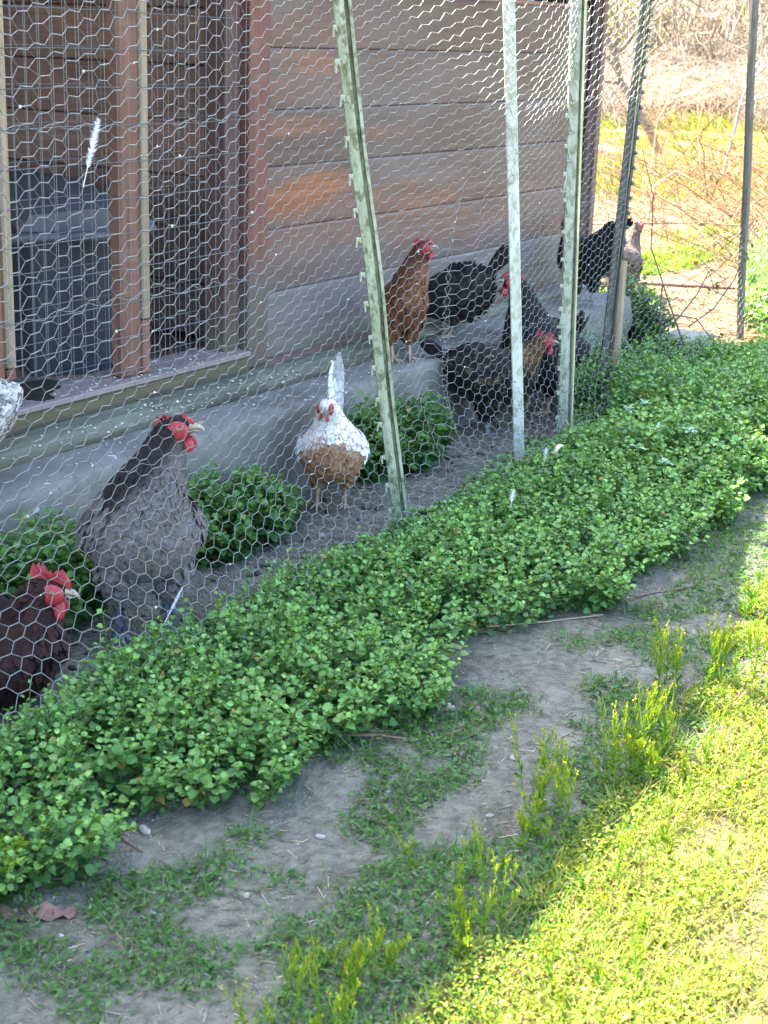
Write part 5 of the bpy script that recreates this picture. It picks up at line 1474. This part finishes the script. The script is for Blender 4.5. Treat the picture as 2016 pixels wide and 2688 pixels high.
def scrub():
    V = [bramble_mesh(1, 90, 1.1, 1.25, (.17, .115, .085), (.42, .33, .25)), bramble_mesh(2, 80, 1.5, 1.0, (.18, .12, .09), (.44, .34, .26)),
         bramble_mesh(3, 100, .9, 1.6, (.17, .14, .11), (.40, .34, .27)), bramble_mesh(4, 60, 1.8, .8, (.16, .08, .045), (.34, .22, .13)), bramble_mesh(5, 60, 2.3, 1.5, (.075, .032, .018), (.26, .155, .085), arch=.35, r=.0058)]
    near = [(9.6, 2.75, 4, 1.0), (10.9, 3.1, 4, 1.1), (12.2, 3.4, 3, 1.0), (12.4, 4.6, 4, 1.1), (14.4, 4.5, 4, 1.3), (16.5, 6.0, 3, 1.2), (17.0, 5.0, 4, 1.5)]
    far = [(17.6, 7.2, 0, 1.3), (18.2, 5.9, 2, 1.2), (19.0, 7.9, 1, 1.5), (20.0, 6.6, 0, 1.5), (20.4, 8.6, 2, 1.4), (21.5, 7.3, 1, 1.7), (22.0, 9.4, 0, 1.6), (22.6, 8.2, 2, 1.6),
             (23.4, 10.2, 1, 1.7), (24.0, 7.6, 0, 1.7), (18.8, 5.0, 1, 1.3), (22.0, 6.2, 2, 1.6), (25.2, 9.2, 1, 2.0), (24.5, 11.2, 2, 1.7), (17.9, 8.1, 2, 1.2)]
    spots = near+[(x*1.5, y*1.5, v, s*1.05) for (x, y, v, s) in far]
    names = ['reddish', 'tan']
    rs = np.random.default_rng(5)
    for i, (x, y, v, s) in enumerate(spots):
        root = empty('bramble_bush', (x, y, float(ground_z(x, y))), rs.uniform(0, 6.28)); root.scale = (s, s, s*.95)
        near = i < 7; root.scale = (s, s, s*(.55 if near else .8))
        tag(root, (['sparse dry canes on the straw nearest the thin dark grey stake', 'dry reddish canes on the straw just past the reddish stick', 'low tan cane tangle in the middle of the litter', 'dry canes beside the pale broken branch on the litter', 'criss crossing dry canes where the litter meets the grass', 'low dry cane tangle on the far grass, left of the dark grey stake', 'criss crossing canes on the far grass behind the dark grey stake'][i] if near else 'bare tangled brown bush at the far side of the open ground'), 'bush', 'near dry canes' if near else 'far bare bushes')
        link('canes', V[v][0], root)['kind'] = 'stuff'; link('twigs', V[v][1], root)['kind'] = 'stuff'
    # one mass of scrub closing the view
    rs = np.random.default_rng(6); a = Acc(); n = 5200; m = 5
    d = rs.uniform(36, 54, n); az = rs.uniform(R(6), R(38), n); X, Y = d*np.cos(az), d*np.sin(az); Z = ground_z(X, Y)
    P = np.zeros((n, m, 3)); h = rs.uniform(1.4, 5.5, n); dr = rs.normal(0, 1.0, (n, 2))
    for k in range(m):
        q = k/(m-1); P[:, k] = np.stack([X+dr[:, 0]*q*1.3, Y+dr[:, 1]*q*1.3, Z-.1+h*q*(1-.25*q)], 1)
    P[:, 1:] += np.cumsum(rs.normal(0, .12, (n, m-1, 3)), 1)
    polytubes(a, P, .030*rs.uniform(.5, 1.5, n), .006, lerp3(np.array([.15, .12, .095]), np.array([.46, .39, .31]), rs.uniform(size=n)))
    t = 30000; i = rs.integers(0, n, t); k = rs.integers(1, m, t); s = P[i, k]
    dd = unit(rs.normal(size=(t, 3))+[0, 0, .3])*rs.uniform(.25, .8, t)[:, None]
    edge_tubes(a, s, s+dd*1.4, .012, 3, lerp3(np.array([.12, .09, .065]), np.array([.46, .38, .28]), rs.uniform(size=t)))
    t = 26000; i = rs.integers(0, n, t); s = P[i, rs.integers(0, m, t)]+rs.normal(0, .35, (t, 3)); s[:, 2] = np.maximum(s[:, 2], ground_z(s[:, 0], s[:, 1]))
    gv = vnoise(s[:, 0], s[:, 1], .5, 77)+.3*vnoise(s[:, 2], s[:, 1], 2, 78); ok = gv > -.05; s = s[ok]; t = len(s)
    leaves(a, s, rs.normal(size=(t, 3)), rs.normal(size=(t, 3))+[0, 0, 1.], rs.uniform(.10, .24, t), rs.uniform(.06, .15, t), lerp3(np.array([.14, .20, .035]), np.array([.34, .37, .08]), rs.uniform(size=t)))
    o = a.build('scrub_thicket', mat_vcol('scrub', rough=.8, transl=.15, noise_amt=.2, nscale=8, spec=.2)); tag(o, 'wall of bare scrub and fresh green leaves closing the view', 'thicket', kind='stuff')

def branching(name, label, x, y, h, seed, c, cat='tree', lean=(0, 0), r0=.05, group=None):
    rs = np.random.default_rng(seed); root = empty(name, (x, y, float(ground_z(x, y))-.02))
    tag(root, label, cat, group)
    mat = mat_plain(name+'_bark', c, tuple(q*.6 for q in c), rough=.9, nscale=12, bmp=.5, bd=.01)
    tr, cr = Acc(), Acc()
    def grow(acc, p, d, L, r, lev):
        pts = [p]; dd = d
        for k in range(5):
            dd = unit(dd+rs.normal(0, .16, 3)+np.array([0, 0, .05])); pts.append(pts[-1]+dd*L/5)
        tube(acc, pts, np.linspace(r, r*.55, 6), 6 if lev < 2 else 4, cap=False)
        if lev >= 4: return
        for _ in range(3 if lev else 5):
            i = rs.integers(2, 6); grow(cr, pts[i], unit(dd+rs.normal(0, .75, 3)), L*rs.uniform(.45, .75), r*.5, lev+1)
    grow(tr, np.zeros(3), unit(np.array([lean[0], lean[1], 1.0])), h*.55, r0, 0)
    tr.build('trunk', mat, root); cr.build('crown', mat, root)
far_field()
scrub()
branching('bare_tree', 'pale leafless crooked tree leaning among the scrub at upper right', 16.6, 5.75, 2.6, 3, (.27, .23, .19), lean=(.15, .45), r0=.024)
branching('bare_tree', 'dark leafless sapling behind the brown scrub near the top edge', 20.2, 7.9, 3.4, 9, (.17, .13, .10), lean=(-.3, .2), r0=.06)

def far_branch(label, pts, r, c, name='fallen_branch'):
    a = Acc(); tube(a, pts, np.linspace(r, r*.6, len(pts)), 7)
    o = a.build(name, mat_plain('branch_bark', c, tuple(q*.6 for q in c), rough=.9, nscale=30, bmp=.5)); tag(o, label, 'branch')
far_branch('straight reddish stick lying on the straw just past the weeds', [(8.55, 3.65, .03), (8.72, 3.35, .035), (8.9, 3.0, .03), (9.05, 2.75, .03)], .014, (.22, .085, .06))
far_branch('long thin pale branch lying across the litter', [(11.2, 4.9, .05), (11.6, 4.2, .09), (11.9, 3.4, .08), (12.3, 2.7, .06)], .009, (.26, .20, .13))
far_branch('pale broken forked branch standing in the litter', [(12.0, 4.75, .0), (12.1, 4.75, .30), (12.2, 4.62, .42), (12.35, 4.40, .30), (12.5, 4.2, .05)], .011, (.34, .27, .17))

# thorny vine climbing out of the weeds in front of the bright ground
def vine():
    root = empty('thorny_vine', (6.55, 2.35, 0)); tag(root, 'thin dark thorny vine arching up out of the weeds against the bright straw', 'vine')
    a = Acc(); rs = np.random.default_rng(12)
    main = [(0, .02, .12), (-.10, .07, .32), (-.21, .13, .56), (-.21, .14, .78), (-.28, .18, .98)]
    tube(a, main, [.0045, .0036, .0028, .0022, .0014], 6); a.build('stem', BARK, root)
    for (b, ps) in ((0, [(-.06, .05, .22), (.06, .00, .34), (.10, -.03, .44), (.14, -.05, .36)]), (1, [(-.14, .09, .40), (-.22, .06, .30), (-.20, .05, .14)]), (2, [(.02, .01, .20), (.16, -.05, .27), (.26, -.10, .40), (.30, -.12, .52)]), (3, [(-.08, .06, .26), (.02, -.02, .24), (.12, -.08, .12)])):
        a = Acc(); tube(a, ps, np.linspace(.0042, .0022, len(ps)), 5)
        for _ in range(8):
            k = rs.integers(0, len(ps)-1); f = rs.uniform(); p = np.array(ps[k])*(1-f)+np.array(ps[k+1])*f
            tube(a, [p, p+rs.normal(0, .010, 3)], [.0022, .0003], 4, cap=False)
        br = a.build('branch', BARK, root)
        a = Acc(); n = 8; P = np.array(ps[-1])+rs.normal(0, .03, (n, 3))
        leaves(a, P, rs.normal(size=(n, 3)), rs.normal(size=(n, 3))+[0, 0, 1.], rs.uniform(.016, .03, n), rs.uniform(.012, .022, n), np.tile([.05, .09, .035], (n, 1)))
        a.build('leaf_cluster', LEAF, br)
vine()
